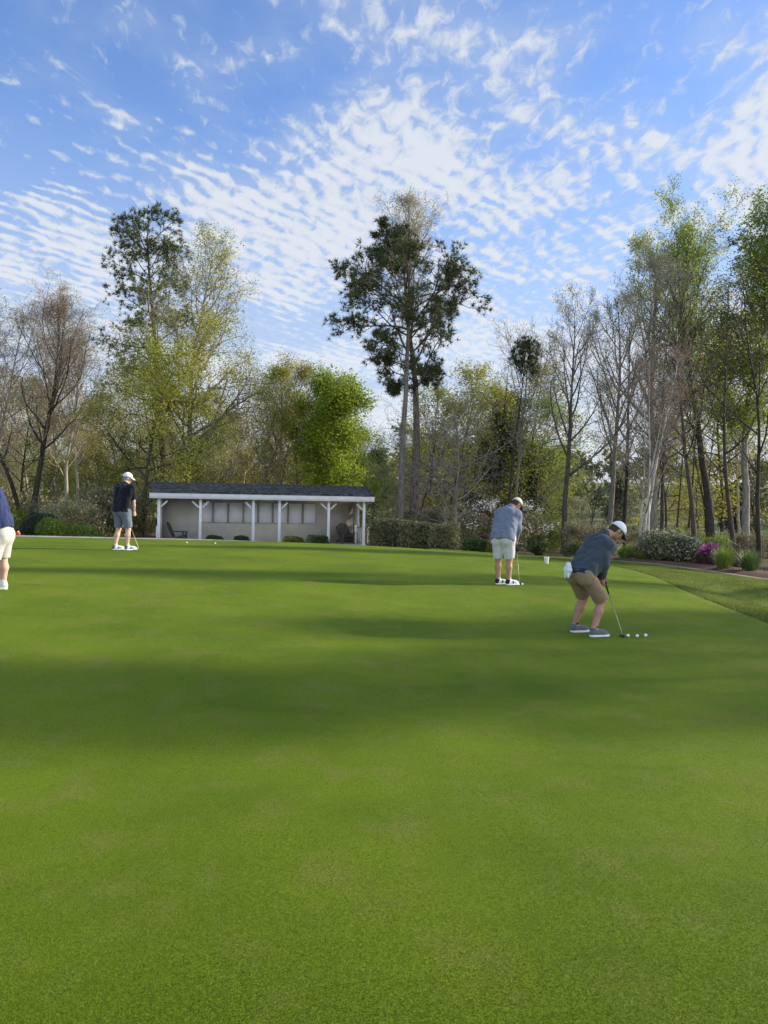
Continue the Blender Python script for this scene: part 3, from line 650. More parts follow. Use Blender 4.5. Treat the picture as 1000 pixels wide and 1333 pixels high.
for q, (px, d, sd_, rr, lab) in enumerate(((905, 36, 41, .14, 'straight dark trunk left of the flowering azalea'), (958, 36, 42, .13, 'dark crooked trunk between the two tall leafy trees'), (988, 34, 43, .12, 'dark forked trunk above the right grass tuft'), (862, 38, 44, .12, 'dark trunk right of the white stems'))):
    hero(tree('slender_tree', sd_, 'bark_dark', 'leaf_olive', 2, .04, .15, hgt=13, r0=rr, base=.3, nch=(16, 7, 5), ang=(50, 42, 42), lenf=.26, wig=(.05, .14, .2, .2), rmin=.009, nseg=(12, 6, 4, 3)), px, d, 'slender tree with ' + lab)

# trees standing right of the frame; their shade falls across the green
ts = tree('leafing_tree', 51, 'bark_dark', 'leaf_green', 9, .12, .35, hgt=18, r0=.25, base=.22, nch=(34, 8, 5), ang=(55, 42, 42), lenf=.20, nseg=(10, 5, 4, 3))
SH = [(31, 16.4, .72), (37, 19.9, .55), (30, 22.6, .32), (33, 30.5, .5), (42, 35, .7)]
for i, (x, y, s) in enumerate(SH):
    o = ts if i == 0 else copy_tree(ts)
    o.location = (x, y, h(x, y) - .1); o.rotation_euler = (0, 0, i * 1.3); o.scale = (s, s, max(.85, s))
    tag(o, 'leafy shade tree out of the picture right of the green, ' + ('nearest', 'second nearest', 'third nearest', 'second farthest', 'farthest')[i], 'tree', 'trees beyond the right side of the green')

# ------------------------------------------------------------------ shrubs and hedges
def shrub(name, c, rad, mats, n, lsize, label, cat='bush', seed=0, boxy=0, stems=True, flowers=None, group=None, lumps=16):
    """leafy shrub: leaves through the shell of a lumpy form; c = base point"""
    rg = np.random.default_rng(seed); root = empty(name, c); rad = np.array(rad, float)
    u = rg.normal(0, 1, (n, 3)); u /= np.linalg.norm(u, axis=1)[:, None]
    if boxy:
        q = rg.uniform(-1, 1, (n, 3)); q /= np.abs(q).max(1)[:, None]; u = q * boxy + q / np.linalg.norm(q, axis=1)[:, None] * (1 - boxy)
    lump = np.ones(n); 
    for k in range(lumps):
        v = rg.normal(0, 1, 3); v /= np.linalg.norm(v); lump += (1 - .8 * boxy) * rg.uniform(-.22, .26) * np.clip((u @ v - .55) / .45, 0, 1)
    s = rg.random(n) ** .28
    P = u * (s * lump)[:, None] * rad * np.array((1, 1, 1)); P[:, 2] = np.abs(P[:, 2] + rad[2] * .9) * 1.0
    P[:, 2] = np.clip(P[:, 2], 0.0, None) * (1.0)
    V, F = leaf_quads(rg, P, lsize)
    link('foliage', mesh_np('foliage', V, F, M[mats]), root)
    if stems:
        polys = []
        for k in range(16):
            a = rg.random() * 6.28; e = np.array((math.cos(a) * rad[0] * .75, math.sin(a) * rad[1] * .75, rad[2] * rg.uniform(1.0, 1.6)))
            t = np.linspace(0, 1, 5)[:, None]; pts = e * t * np.array((1, 1, 1)) + np.array((0, 0, .0)) ; pts[:, :2] *= t ** .4
            polys.append((pts + rg.normal(0, .015, pts.shape), np.linspace(.018, .006, 5)))
        V, F = tubes(polys, 5); link('stems', mesh_np('stems', V, F, M['bark_dark'], True), root)
    if flowers:
        fm, fn, fs, top = flowers; k = P[:, 2] > np.quantile(P[:, 2], top); Q = P[k]; Q = Q[rg.integers(0, len(Q), fn)] * np.array((1.03, 1.03, 1.03))
        V, F = leaf_quads(rg, Q + rg.normal(0, .02, Q.shape), fs, aspect=.9); link('flowers', mesh_np('flowers', V, F, M[fm]), root)
    return tag(root, label, cat, group)
def gp(px, d): x = XW(px, d); return (x, d, h(x, d) - .03)
M['leaf_hedge'] = mk('leaf_hedge', (.27, .25, .12), .6, .4, 3, col2=(.13, .135, .05), transl=.2, island=.4)
M['leaf_box'] = mk('leaf_box', (.05, .085, .014), .5, .35, 4, transl=.15, island=.35)
M['leaf_boxy'] = mk('leaf_boxy', (.17, .18, .03), .5, .35, 4, transl=.2, island=.35)
M['leaf_mid'] = mk('leaf_mid', (.09, .12, .035), .6, .35, 3, transl=.25, island=.4)
M['leaf_purple'] = mk('leaf_purple', (.13, .055, .055), .6, .35, 4, transl=.2, island=.4)
M['leaf_vib'] = mk('leaf_vib', (.13, .145, .055), .55, .4, 3, transl=.2, island=.4)
shrub('hedge', gp(509, 33.5), (.92, .8, .66), 'leaf_hedge', 16000, .045, 'clipped flat topped hedge block touching the right post of the shelter', 'hedge', 1, .8)
shrub('hedge', gp(545, 33.0), (1.0, .8, .66), 'leaf_hedge', 16000, .045, 'clipped pale olive hedge block in front of the central pine trunks', 'hedge', 2, .8)
shrub('hedge', gp(577, 32.5), (.60, .7, .58), 'leaf_hedge', 9000, .042, 'rounded right end of the clipped hedge', 'hedge', 3, .45)
shrub('box_hedge', gp(622, 31), (.52, .5, .32), 'leaf_box', 6000, .03, 'low clipped dark green box hedge left of the golfer in white shorts', 'hedge', 4, .8)
shrub('box_hedge', gp(645, 30.5), (.34, .4, .30), 'leaf_boxy', 4000, .03, 'low yellowish clipped hedge half hidden by the golfer in white shorts', 'hedge', 5, .7)
shrub('viburnum_bush', gp(880, 26.4), (.98, .85, .60), 'leaf_vib', 12000, .034, 'big rounded shrub speckled with cream leaves in the mulch bed', 'bush', 6, .15, flowers=('leaf_cream', 4500, .034, .12))
shrub('azalea_bush', gp(924, 25.0), (.42, .4, .44), 'leaf_purple', 4000, .03, 'azalea with bright magenta flowers on top, beside the big speckled shrub', 'bush', 7, 0, flowers=('petal_pink', 560, .036, .66))
shrub('azalea_bush', gp(958, 24.6), (.42, .4, .46), 'leaf_purple', 3000, .03, 'faded pinkish azalea behind the tall bright grass tuft', 'bush', 8, 0, flowers=('leaf_tan', 600, .03, .6))
shrub('barberry_bush', gp(842, 28.4), (.62, .5, .44), 'leaf_purple', 5000, .03, 'dull purple shrub behind the cap of the golfer', 'bush', 9, 0, flowers=('leaf_tan', 1200, .03, .5))
shrub('bush', gp(752, 30), (.5, .4, .36), 'leaf_mid', 2200, .035, 'small green bush behind the back of the golfer in grey', 'bush', 10)
shrub('bush', gp(66, 34), (.75, .6, .55), 'leaf_green', 3500, .05, 'bright green low bush behind the cart path at left', 'bush', 12, 0, lumps=14)
shrub('bush', gp(102, 35), (.8, .8, .38), 'leaf_green', 2600, .05, 'lowest green bush in front of the brown scrub', 'bush', 13)
shrub('bush', gp(55, 35), (.7, .7, .6), 'leaf_dark', 4000, .045, 'dark green bush at the foot of the twin trunked bare tree', 'bush', 14)
def grass_tuft(c, rr, hh, seed, label, mat):
    rg = np.random.default_rng(seed); n = 900; az = rg.random(n) * 6.28; r = rg.random(n) ** .5 * rr * .45; out = rg.uniform(.15, 1.0, n) * rr
    B = np.stack([r * np.cos(az), r * np.sin(az), np.zeros(n)], -1); D = np.stack([np.cos(az), np.sin(az), np.zeros(n)], -1); Hh = hh * rg.uniform(.55, 1.05, n)
    S = np.stack([-np.sin(az), np.cos(az), np.zeros(n)], -1); rows = []
    for t in (0, .35, .7, 1):
        C = B + D * (out * t ** 1.8)[:, None] + np.array((0, 0, 1)) * (Hh * (t - .22 * t * t * out / rr))[:, None]; w = .009 * (1 - t) + .0015
        rows += [C - S * w, C + S * w]
    V = np.stack(rows, 1).reshape(-1, 3); F = np.concatenate([np.arange(n)[:, None] * 8 + np.array((k, k + 1, k + 3, k + 2)) for k in (0, 2, 4)])
    root = empty('ornamental_grass', c); link('blades', mesh_np('blades', V, F, M[mat]), root)
    dead = B[:400] * 1.6; V, F = leaf_quads(rg, dead + np.array((0, 0, .06)) + rg.normal(0, .05, dead.shape), .06, aspect=.15); link('dry_base', mesh_np('dry_base', V, F, M['leaf_tan']), root)
    return tag(root, label, 'ornamental grass', 'ornamental grass tufts in the mulch bed')
M['tuft'] = mk('tuft', (.20, .26, .05), .5, .3, 6, transl=.35, island=.5)
M['tuft_dark'] = mk('tuft_dark', (.11, .17, .05), .5, .3, 6, transl=.3, island=.5)
grass_tuft(gp(945, 22.6), .36, .86, 1, 'tall bright green grass tuft in front of the pink azalea', 'tuft')
grass_tuft(gp(978, 22.0), .36, .78, 2, 'dark green grass tuft nearest the right edge', 'tuft_dark')
grass_tuft(gp(816, 27.0), .34, .66, 3, 'light green grass tuft just below the face of the golfer', 'tuft')
grass_tuft(gp(836, 26.6), .28, .46, 4, 'small low grass tuft left of the big speckled shrub', 'tuft')
def dogwood(px, d, seed, label, s=1):
    o = tree('dogwood_tree', seed, 'bark_dark', 'petal_white', 5, .045, .10, hgt=2.6, r0=.05, base=.25, nch=(12, 7, 5), ang=(80, 45, 45), lenf=.42, wig=(.06, .1, .15, .2), up=(.0, .0, .0, .0), flat=.85, nseg=(7, 5, 4, 3), rmin=.006, keep=lambda p, r: math.sin(p[2] * 6.5) > .1)
    put(o, px, d, seed, s); tag(o, label, 'tree')
dogwood(638, 33, 61, 'small dogwood with layered white flowers left of the golfer in white shorts')
dogwood(700, 31.5, 62, 'small dogwood with layered white flowers right of the golfer in white shorts', .95)
shrub('bush', gp(703, 31.5), (.42, .4, .46), 'leaf_mid', 2600, .045, 'dark leafy bush under the right dogwood beside the paper cup', 'bush', 15)
shrub('bush', gp(632, 34.5), (.7, .5, .5), 'leaf_purple', 3500, .045, 'dull reddish bush under the left dogwood', 'bush', 16)

# ------------------------------------------------------------------ shelter
A0 = np.array((XW(207, 36.0), 36.0)); A1 = np.array((XW(474, 38.2), 38.2)); FL = -.56
ux = (A1 - A0) / np.linalg.norm(A1 - A0); vx = np.array((-ux[1], ux[0])); LEN = float(np.linalg.norm(A1 - A0)); ang = math.atan2(ux[1], ux[0])
def u_at(px, v):
    """distance along the shelter where column px meets its line v metres behind the posts"""
    p0 = A0 + vx * v; k = (XW(px, 40) / 40); return float((k * p0[1] - p0[0]) / (ux[0] - k * ux[1]))
M['white_paint'] = mk('white_paint', (.78, .78, .76), .55, .06, 3, .15, 30)
M['siding'] = mk('siding', (.60, .565, .48), .85, .08, 2, .2, 40)
M['panel'] = mk('panel', (.90, .90, .89), .6, .05, 2)
M['slab'] = mk('slab', (.60, .58, .53), .9, .12, 3, .2, 30)
M['soffit'] = mk('soffit', (.66, .65, .62), .9, .1, 3)
M['wood_chair'] = mk('wood_chair', (.085, .078, .07), .85, .3, 8, .4, 30, stretch=(1, 1, 6))
M['trim'] = mk('trim', (.42, .40, .34), .8, .1, 3)
# shingle material with courses
m, t, b = new_mat('shingles'); L = t.links.new; N = t.nodes.new
tcn = N('ShaderNodeTexCoord'); bk = N('ShaderNodeTexBrick'); L(tcn.outputs['Object'], bk.inputs['Vector']); bk.inputs['Scale'].default_value = 1
bk.inputs['Brick Width'].default_value = .22; bk.inputs['Row Height'].default_value = .13; bk.inputs['Mortar Size'].default_value = .008; bk.inputs['Bias'].default_value = 0
bk.inputs['Color1'].default_value = (.025, .027, .030, 1); bk.inputs['Color2'].default_value = (.105, .10, .095, 1); bk.inputs['Mortar'].default_value = (.012, .012, .013, 1)
no = N('ShaderNodeTexNoise'); L(tcn.outputs['Object'], no.inputs['Vector']); no.inputs['Scale'].default_value = 7; no.inputs['Detail'].default_value = 6
mx = N('ShaderNodeMix'); mx.data_type = 'RGBA'; mx.blend_type = 'OVERLAY'; mx.inputs[0].default_value = .8; L(bk.outputs[0], mx.inputs[6]); L(no.outputs['Color'], mx.inputs[7])
hs = N('ShaderNodeHueSaturation'); hs.inputs['Saturation'].default_value = .25; L(mx.outputs[2], hs.inputs['Color']); L(hs.outputs[0], b.inputs['Base Color']); b.inputs['Roughness'].default_value = .9
M['shingles'] = m
sh = tag(empty('open_shelter', (A0[0], A0[1], FL), ang), 'long low open fronted shelter with white posts, grey walls and dark shingle roof', 'shelter')
HT = 2.17; D = 3.0
MB().box((LEN / 2, D / 2 - .1, -.10), (LEN + .3, D + .5, .24), bev=.02).build('floor_slab', M['slab'], sh)
MB().box((LEN / 2 + .0, 2.65, HT / 2 + .01), (LEN + .06, .10, HT - .03)).build('back_wall', M['siding'], sh)
MB().box((LEN + .0, 2.02, HT / 2 + .01), (.10, 1.15, HT - .04)).build('side_wall', M['siding'], sh)
MB().box((-.02, 2.30, HT / 2 + .01), (.10, .58, HT - .04)).build('side_wall', M['siding'], sh)
mb = MB()
mb.box((LEN / 2, 1.3, HT + .02), (LEN + .40, 3.1, .04)); mb.build('soffit', M['soffit'], sh)
for px, kinds in ((207, 'r'), (261, 'lr'), (330, 'l'), (364, 'r'), (428, 'lr'), (474, 'l')):
    u = u_at(px, 0); mb = MB().box((u, 0, HT / 2 + .01), (.13, .13, HT - .02), bev=.012)
    p = mb.build('post', M['white_paint'], sh)
    for s in kinds:
        sg = 1 if s == 'r' else -1
        rot = Matrix.Rotation(R(45) * sg, 3, 'Y')
        MB().box((u + sg * .23, 0, HT - .25), (.085, .085, .44), rot=rot).build('brace', M['white_paint'], p)
# header beam, fascia, roof
MB().box((LEN / 2, .0, HT + .095), (LEN + .3, .11, .10)).build('beam', M['white_paint'], sh)
MB().box((LEN / 2 + .02, -.36, HT + .17), (LEN + .86, .045, .31), bev=.006).build('fascia', M['white_paint'], sh)
# gable roof as a thick folded sheet
e = .40; y0, y1, y2 = -.42, 1.45, 3.15; zf = HT + .33; zr = HT + .80; zb = HT + .38; x0, x1 = -e - .02, LEN + e + .06; th = .06
V = []
for x in (x0, x1):
    V += [(x, y0, zf), (x, y1, zr), (x, y2, zb), (x, y2, zb - th), (x, y1, zr - th), (x, y0, zf - th)]
F = [(0, 6, 7, 1), (1, 7, 8, 2), (2, 8, 9, 3), (3, 9, 10, 4), (4, 10, 11, 5), (5, 11, 6, 0)]
mb = MB().add(V, F, [])
mb.add(V, [(0, 1, 4, 5), (1, 2, 3, 4), (11, 10, 7, 6), (10, 9, 8, 7)])
roof = mb.build('roof', M['shingles'], sh)
# ragged shingle courses standing slightly proud
rg = np.random.default_rng(3); mb = MB(); sl = math.atan2(zr - zf, y1 - y0)
for r_ in range(13):
    yy = y0 + .03 + (y1 - y0 - .05) * r_ / 13; zz = zf + (yy - y0) * math.tan(sl); x = x0 + .02
    while x < x1 - .25:
        w = rg.uniform(.16, .34); mb.box((x + w / 2, yy + .06, zz + .022 + rg.uniform(0, .012)), (w - .012, .17, .018), rot=Matrix.Rotation(sl, 3, 'X')); x += w
mb.build('shingle_courses', M['shingles'], roof)
for x in (x0 + .07, x1 - .09):
    Vt = [(x - .02, y0 + .09, HT + .05), (x + .02, y0 + .09, HT + .05), (x + .02, y2 - .1, HT + .05), (x - .02, y2 - .1, HT + .05), (x - .02, y0 + .09, zf - th - .006), (x + .02, y0 + .09, zf - th - .006), (x + .02, y2 - .1, zb - th - .006), (x - .02, y2 - .1, zb - th - .006), (x - .02, y1, zr - th - .006), (x + .02, y1, zr - th - .006)]
    MB().add(Vt, [(0, 1, 5, 4), (1, 2, 6, 5), (2, 3, 7, 6), (3, 0, 4, 7), (0, 3, 2, 1), (4, 5, 9, 8), (8, 9, 6, 7)], [(5, 6, 9), (4, 8, 7)]).build('gable', M['trim'], sh)
pans = [(260, 276), (279, 296), (298.5, 316), (318, 335), (337.5, 354), (356.5, 374), (376.5, 393), (395.5, 411)]
z0, z1 = HT - .155, HT - 1.16
for a, c in pans:
    ua, uc = u_at(a, 2.6), u_at(c, 2.6); w = uc - ua
    fr = MB()
    for cx_, cz_, sx_, sz_ in (((ua + uc) / 2, z0 + .02, w + .04, .04), ((ua + uc) / 2, z1 - .02, w + .04, .04), (ua - .02, (z0 + z1) / 2, .04, z0 - z1), (uc + .02, (z0 + z1) / 2, .04, z0 - z1)):
        fr.box((cx_, 2.575, cz_), (sx_, .05, sz_))
    f = fr.build('window', M['trim'], sh)
    pb = MB().box(((ua + uc) / 2, 2.578, (z0 + z1) / 2), (w - .004, .03, z0 - z1 - .004))
    pb.box(((ua + uc) / 2, 2.558, (z0 + z1) / 2), (.02, .012, z0 - z1 - .03)); pb.box(((ua + uc) / 2, 2.559, (z0 + z1) / 2), (w - .03, .012, .02))
    pb.build('panel', M['panel'], f)
# little screen beside the right chair, low rear post on the left
uo = u_at(463.5, 1.2); MB().box((uo, 1.2, .50), (.10, .08, .96), bev=.01).build('rail_post', M['white_paint'], sh)
mb = MB(); 
for k in range(7): mb.box((LEN - .02, .30 + k * .16, .48), (.02, .03, .86))
for z in (.1, .88): mb.box((LEN - .02, .76, z), (.035, 1.3, .05))
mb.build('railing', M['trim'], sh)
MB().box((-.14, 1.1, .42), (.09, .09, .82), bev=.01).build('rail_post', M['white_paint'], sh)

# ---- adirondack chairs
def chair(u, v, rz, label):
    p = A0 + ux * u + vx * v; root = empty('adirondack_chair', (p[0], p[1], FL + .022), ang + rz)
    tag(root, label, 'chair', 'wooden lounge chairs in the shelter')
    # local: faces -y, x lateral
    mb = MB(); tilt = R(-24)
    for k in range(7):
        x = (k - 3) * .085; L_ = .80 - .035 * (k - 3) ** 2 * .55; rot = Matrix.Rotation(tilt, 3, 'X') @ Matrix.Rotation(R((k - 3) * 2.2), 3, 'Y')
        c = np.array((x * 1.0 + math.sin(R((k - 3) * 2.2)) * L_ / 2, .20 + math.sin(-tilt) * L_ / 2, .30 + math.cos(tilt) * L_ / 2)); mb.box(c, (.083, .02, L_), rot=rot, bev=.006)
    mb.box((0, .30, .52), (.60, .03, .07), rot=Matrix.Rotation(tilt, 3, 'X')); mb.build('backrest', M['wood_chair'], root)
    mb = MB()
    for k in range(6):
        y = -.32 + k * .095; mb.box((0, y, .37 - k * .018), (.56, .085, .02), rot=Matrix.Rotation(R(-11), 3, 'X'), bev=.005)
    mb.build('seat', M['wood_chair'], root)
    for s in (-1, 1):
        MB().box((s * .33, -.06, .555), (.13, .72, .025), bev=.008).build('armrest', M['wood_chair'], root)
        MB().box((s * .31, -.33, .272), (.035, .10, .54), bev=.005).build('leg', M['wood_chair'], root)
        MB().box((s * .27, .12, .20), (.03, .98, .11), rot=Matrix.Rotation(R(-19), 3, 'X')).build('leg', M['wood_chair'], root)
    return root
chair(u_at(232, 1.3), 1.3, R(78), 'weathered wooden lounge chair in side view at the left end of the shelter')
chair(u_at(451, 1.4), 1.4, R(14), 'weathered wooden lounge chair facing the green at the right end of the shelter')

# bushes in front of the shelter
for i, (px, d, r_, hz, mt_, lab) in enumerate(((280, 34.2, .36, .26, 'leaf_box', 'small dark round bush, leftmost one in front of the shelter'), (316, 34.4, .35, .25, 'leaf_box', 'small dark round bush between the second and third post'),
     (385, 34.6, .44, .26, 'leaf_boxy', 'yellowish low bush in front of the shelter'), (417, 34.0, .45, .33, 'leaf_box', 'largest clipped green bush by the right part of the shelter'))):
    c = gp(px, d); zt = W(px, (697, 697, 698.5, 696)[i], d)[2]; hz = (zt - c[2]) / 1.9
    shrub('bush', c, (r_, r_, hz), mt_, 4500, .026, lab, 'bush', 20 + i, .25)

# ------------------------------------------------------------------ small things
M['ball'] = mk('ball', (.86, .86, .84), .35, .02, 10, .25, 160, spec=.5)
def ball(x, y, label, z=None):
    me = MB(); n = 14
    prof = [(.0213 * math.sin(a), -.0213 * math.cos(a)) for a in np.linspace(0.02, math.pi - .02, n)]
    me.lathe(prof, n=20); o = me.build('golf_ball', M['ball'], None, True)
    o.location = (x, y, h(x, y) + .004 + .0213 if z is None else z); return tag(o, label, 'golf ball', 'white golf balls on the green')
def hit(px, py):
    """where the ray through a photo pixel meets the green"""
    lo, hi = 2., 34.; best = None
    for d in np.arange(2, 34, .05):
        p = W(px, py, d)
        if p[2] <= h(p[0], d): return p[0], d
    return p[0], 30.
b1 = hit(817.5, 830.5); b2 = hit(829.5, 830.5); b3 = hit(840.5, 830)
ball(*b1, 'golf ball touching the putter head of the man in grey'); ball(*b2, 'middle golf ball of the row by the putter'); ball(*b3, 'rightmost golf ball of the row by the putter')
for px, py, lab in ((244, 712.5, 'left one of two golf balls near the far rim before the shelter'), (281, 713, 'right one of two golf balls near the far rim before the shelter')):
    q = hit(px, py); q = (XW(px, 21.5), 21.5); o = ball(*q, lab)
mb = MB(); hc = .115; mb.lathe([(.0, .0), (.030, 0), (.032, .004), (.045, hc - .004), (.048, hc), (.044, hc + .002), (.042, hc - .01), (0, hc - .012)], n=24)
M['paper_cup'] = mk('paper_cup', (.82, .81, .78), .5, .03, 4)
q = hit(711.5, 734.0); c = mb.build('paper_cup', M['paper_cup'], None, True); c.location = (q[0], q[1], h(*q) + .004); c.scale = (1.5, 1.5, 1.5)
tag(c, 'white paper cup standing alone on the far right rim of the green', 'cup')
mb = MB(); mb.lathe([(0, 0), (.13, 0), (.15, .04), (.13, .12), (.07, .17), (0, .18)], n=20)
M['orange'] = mk('orange', (.62, .10, .04), .5, .1, 4); M['cream'] = mk('cream', (.75, .68, .58), .5, .1, 4)
q = (XW(24, 26.0), 26.0); mk_ = empty('path_marker', (q[0], q[1], h(*q) + .06)); mb.build('body', M['orange'], mk_, True)
MB().lathe([(.0, .17), (.075, .168), (.06, .205), (0, .22)], n=16).build('cap', M['cream'], mk_, True)
mk_.scale = (.55, .55, .6)
tag(mk_, 'small orange red marker with a pale top beside the cart path at far left', 'marker')

# ------------------------------------------------------------------ people (smooth distance-field bodies)
class Field:
    def __init__(s, lo, hi, vox):
        s.lo = np.array(lo, float); s.vox = vox; s.n = np.ceil((np.array(hi) - s.lo) / vox).astype(int) + 1; s.A = np.full(tuple(s.n), .5, np.float32)
    def add(s, fn, lo, hi, k=.02):
        m = k + 3 * s.vox; i0 = np.clip(np.floor((np.array(lo) - m - s.lo) / s.vox).astype(int), 0, s.n - 1); i1 = np.clip(np.ceil((np.array(hi) + m - s.lo) / s.vox).astype(int) + 1, 1, s.n)
        ax = [s.lo[q] + s.vox * np.arange(i0[q], i1[q]) for q in range(3)]
        X, Y, Z = np.meshgrid(*ax, indexing='ij', sparse=True)
        d = fn(X, Y, Z).astype(np.float32); sl = tuple(slice(i0[q], i1[q]) for q in range(3)); o = s.A[sl]
        hh = np.clip(.5 + .5 * (o - d) / k, 0, 1); s.A[sl] = o * (1 - hh) + d * hh - k * hh * (1 - hh)
        return s
    def cone(s, a, b, ra, rb, k=.02, cut=None, cuta=None, flat=None):
        a = np.array(a, float); b = np.array(b, float); ba = b - a; L2 = ba @ ba + 1e-9; rm = max(ra, rb)
        u = ba / math.sqrt(L2)
        def fn(X, Y, Z):
            t = np.clip(((X - a[0]) * ba[0] + (Y - a[1]) * ba[1] + (Z - a[2]) * ba[2]) / L2, 0, 1)
            qx, qy, qz = X - a[0] - t * ba[0], Y - a[1] - t * ba[1], Z - a[2] - t * ba[2]
            if flat is not None:
                ax, f = flat; dd = qx * ax[0] + qy * ax[1] + qz * ax[2]; qx, qy, qz = qx + ax[0] * dd * (f - 1), qy + ax[1] * dd * (f - 1), qz + ax[2] * dd * (f - 1)
            d = np.sqrt(qx * qx + qy * qy + qz * qz) - (ra + (rb - ra) * t)
            if cut is not None: d = np.maximum(d, (X - b[0]) * u[0] + (Y - b[1]) * u[1] + (Z - b[2]) * u[2] - cut)
            if cuta is not None: d = np.maximum(d, -((X - a[0]) * u[0] + (Y - a[1]) * u[1] + (Z - a[2]) * u[2]) - cuta)
            return d
        return s.add(fn, np.minimum(a, b) - rm, np.maximum(a, b) + rm, k)
    def ell(s, c, r, Mx=None, k=.02, cut=None):
        c = np.array(c, float); r = np.array(r, float); Mx = np.eye(3) if Mx is None else np.array(Mx); R_ = r.max()
        def fn(X, Y, Z):
            P = (X - c[0], Y - c[1], Z - c[2]); q = [sum(Mx[j, i] * P[j] for j in range(3)) / r[i] for i in range(3)]
            l = np.sqrt(q[0] ** 2 + q[1] ** 2 + q[2] ** 2) + 1e-6; g = np.sqrt((q[0] / r[0]) ** 2 + (q[1] / r[1]) ** 2 + (q[2] / r[2]) ** 2) + 1e-6
            d = l * (l - 1) / g
            if cut is not None:
                n, o = cut; d = np.maximum(d, P[0] * n[0] + P[1] * n[1] + P[2] * n[2] - o)
            return d
        return s.add(fn, c - R_, c + R_, k)
    def carve(s, c, r, k=.01):
        c = np.array(c, float); ax = [s.lo[q] + s.vox * np.arange(s.n[q]) for q in range(3)]; X, Y, Z = np.meshgrid(*ax, indexing='ij', sparse=True)
        d = r - np.sqrt((X - c[0]) ** 2 + (Y - c[1]) ** 2 + (Z - c[2]) ** 2); s.A = np.maximum(s.A, d).astype(np.float32); return s
    def folds(s, seed, amp, freq, stretch=(1, 1, .6)):
        rg = np.random.default_rng(seed); ax = [s.lo[q] + s.vox * np.arange(s.n[q]) for q in range(3)]; X, Y, Z = np.meshgrid(*ax, indexing='ij', sparse=True); t = 0
        for i in range(7):
            w = rg.normal(0, 1, 3) * np.array(stretch); w *= freq * rg.uniform(.6, 1.6) / np.linalg.norm(w); w2 = rg.normal(0, 1, 3) * freq * .4
            t = t + np.sin(X * w[0] + Y * w[1] + Z * w[2] + rg.random() * 6 + 1.3 * np.sin(X * w2[0] + Y * w2[1] + Z * w2[2]))
        s.A = (s.A + amp * (.35 - np.abs(t) / 2.2).astype(np.float32)); return s
    def mesh(s, name, mat):
        A = s.A; n = A.shape; ins = A < 0; cs = [(i, j, k) for i in (0, 1) for j in (0, 1) for k in (0, 1)]
        cnt = sum(ins[i:n[0] - 1 + i, j:n[1] - 1 + j, k:n[2] - 1 + k].astype(np.int8) for i, j, k in cs); act = (cnt > 0) & (cnt < 8)
        I = np.argwhere(act); vid = np.full(act.shape, -1, np.int32); vid[act] = np.arange(len(I))
        vals = np.stack([A[I[:, 0] + i, I[:, 1] + j, I[:, 2] + k] for i, j, k in cs], 1); P = np.zeros((len(I), 3)); C = np.zeros(len(I))
        for a in range(8):
            for b in range(a + 1, 8):
                if sum(abs(cs[a][q] - cs[b][q]) for q in range(3)) != 1: continue
                va, vb = vals[:, a], vals[:, b]; m_ = (va < 0) != (vb < 0); t = np.where(m_, va / np.where(m_, va - vb, 1), 0)
                P += m_[:, None] * (np.array(cs[a]) + t[:, None] * (np.array(cs[b]) - np.array(cs[a]))); C += m_
        P = (I + P / C[:, None]) * s.vox + s.lo; Fs = []
        for ax in range(3):
            o1, o2 = [q for q in range(3) if q != ax]; sl0 = [slice(None)] * 3; sl1 = [slice(None)] * 3; sl0[ax] = slice(0, n[ax] - 1); sl1[ax] = slice(1, n[ax])
            for q in (o1, o2): sl0[q] = sl1[q] = slice(1, n[q] - 1)
            e0, e1 = ins[tuple(sl0)], ins[tuple(sl1)]; E = np.argwhere(e0 != e1); flip = e0[tuple(E.T)]
            E = E.copy(); E[:, o1] += 1; E[:, o2] += 1
            def g(d1, d2):
                Q = E.copy(); Q[:, o1] -= d1; Q[:, o2] -= d2; return vid[tuple(Q.T)]
            f = np.stack([g(1, 1), g(0, 1), g(0, 0), g(1, 0)], 1)
            if ax == 1: flip = ~flip
            f[~flip] = f[~flip][:, ::-1]; Fs.append(f)
        return mesh_np(name, P, np.concatenate(Fs), mat, True)
    def build(s, name, mat, parent=None): return link(name, s.mesh(name, mat), parent)

def nrm(v): v = np.array(v, float); return v / np.linalg.norm(v)
M['skin'] = mk('skin', (.42, .22, .14), .55, .12, 6, .15, 60, spec=.35)
M['skin_pale'] = mk('skin_pale', (.58, .37, .28), .55, .12, 6, .15, 60, spec=.35)
M['eye'] = mk('eye', (.05, .035, .03), .3, .1, 10)
M['hair'] = mk('hair', (.05, .035, .025), .8, .4, 60, .5, 120)
M['hair_grey'] = mk('hair_grey', (.25, .22, .2), .8, .4, 60, .5, 120)
def cloth(name, col, var=.12, sc=30): M[name] = mk(name, col, .9, var, sc, .25, 180, .15, sheen=.15)
cloth('pullover', (.050, .066, .080), .2, 120); cloth('pullover_hem', (.018, .025, .05)); cloth('tan_short', (.27, .19, .115)); cloth('heather', (.165, .19, .25), .22, 90); cloth('pale_short', (.56, .56, .555), .06)
cloth('black_polo', (.008, .009, .018)); cloth('grey_short', (.135, .155, .20)); cloth('navy', (.022, .035, .10), .15); cloth('cream_short', (.47, .455, .43), .12); cloth('white_cap', (.76, .77, .80), .05); cloth('cream_cap', (.70, .66, .52), .05)
cloth('navy_trim', (.02, .03, .09)); cloth('shoe_grey', (.13, .14, .15), .3, 60); cloth('shoe_white', (.70, .69, .66), .1); cloth('sock_black', (.015, .015, .018)); cloth('towel_white', (.72, .75, .78), .08); cloth('towel_pink', (.75, .22, .28), .1)
cloth('brim_dark', (.03, .04, .06)); cloth('shoe_black', (.02, .02, .022))
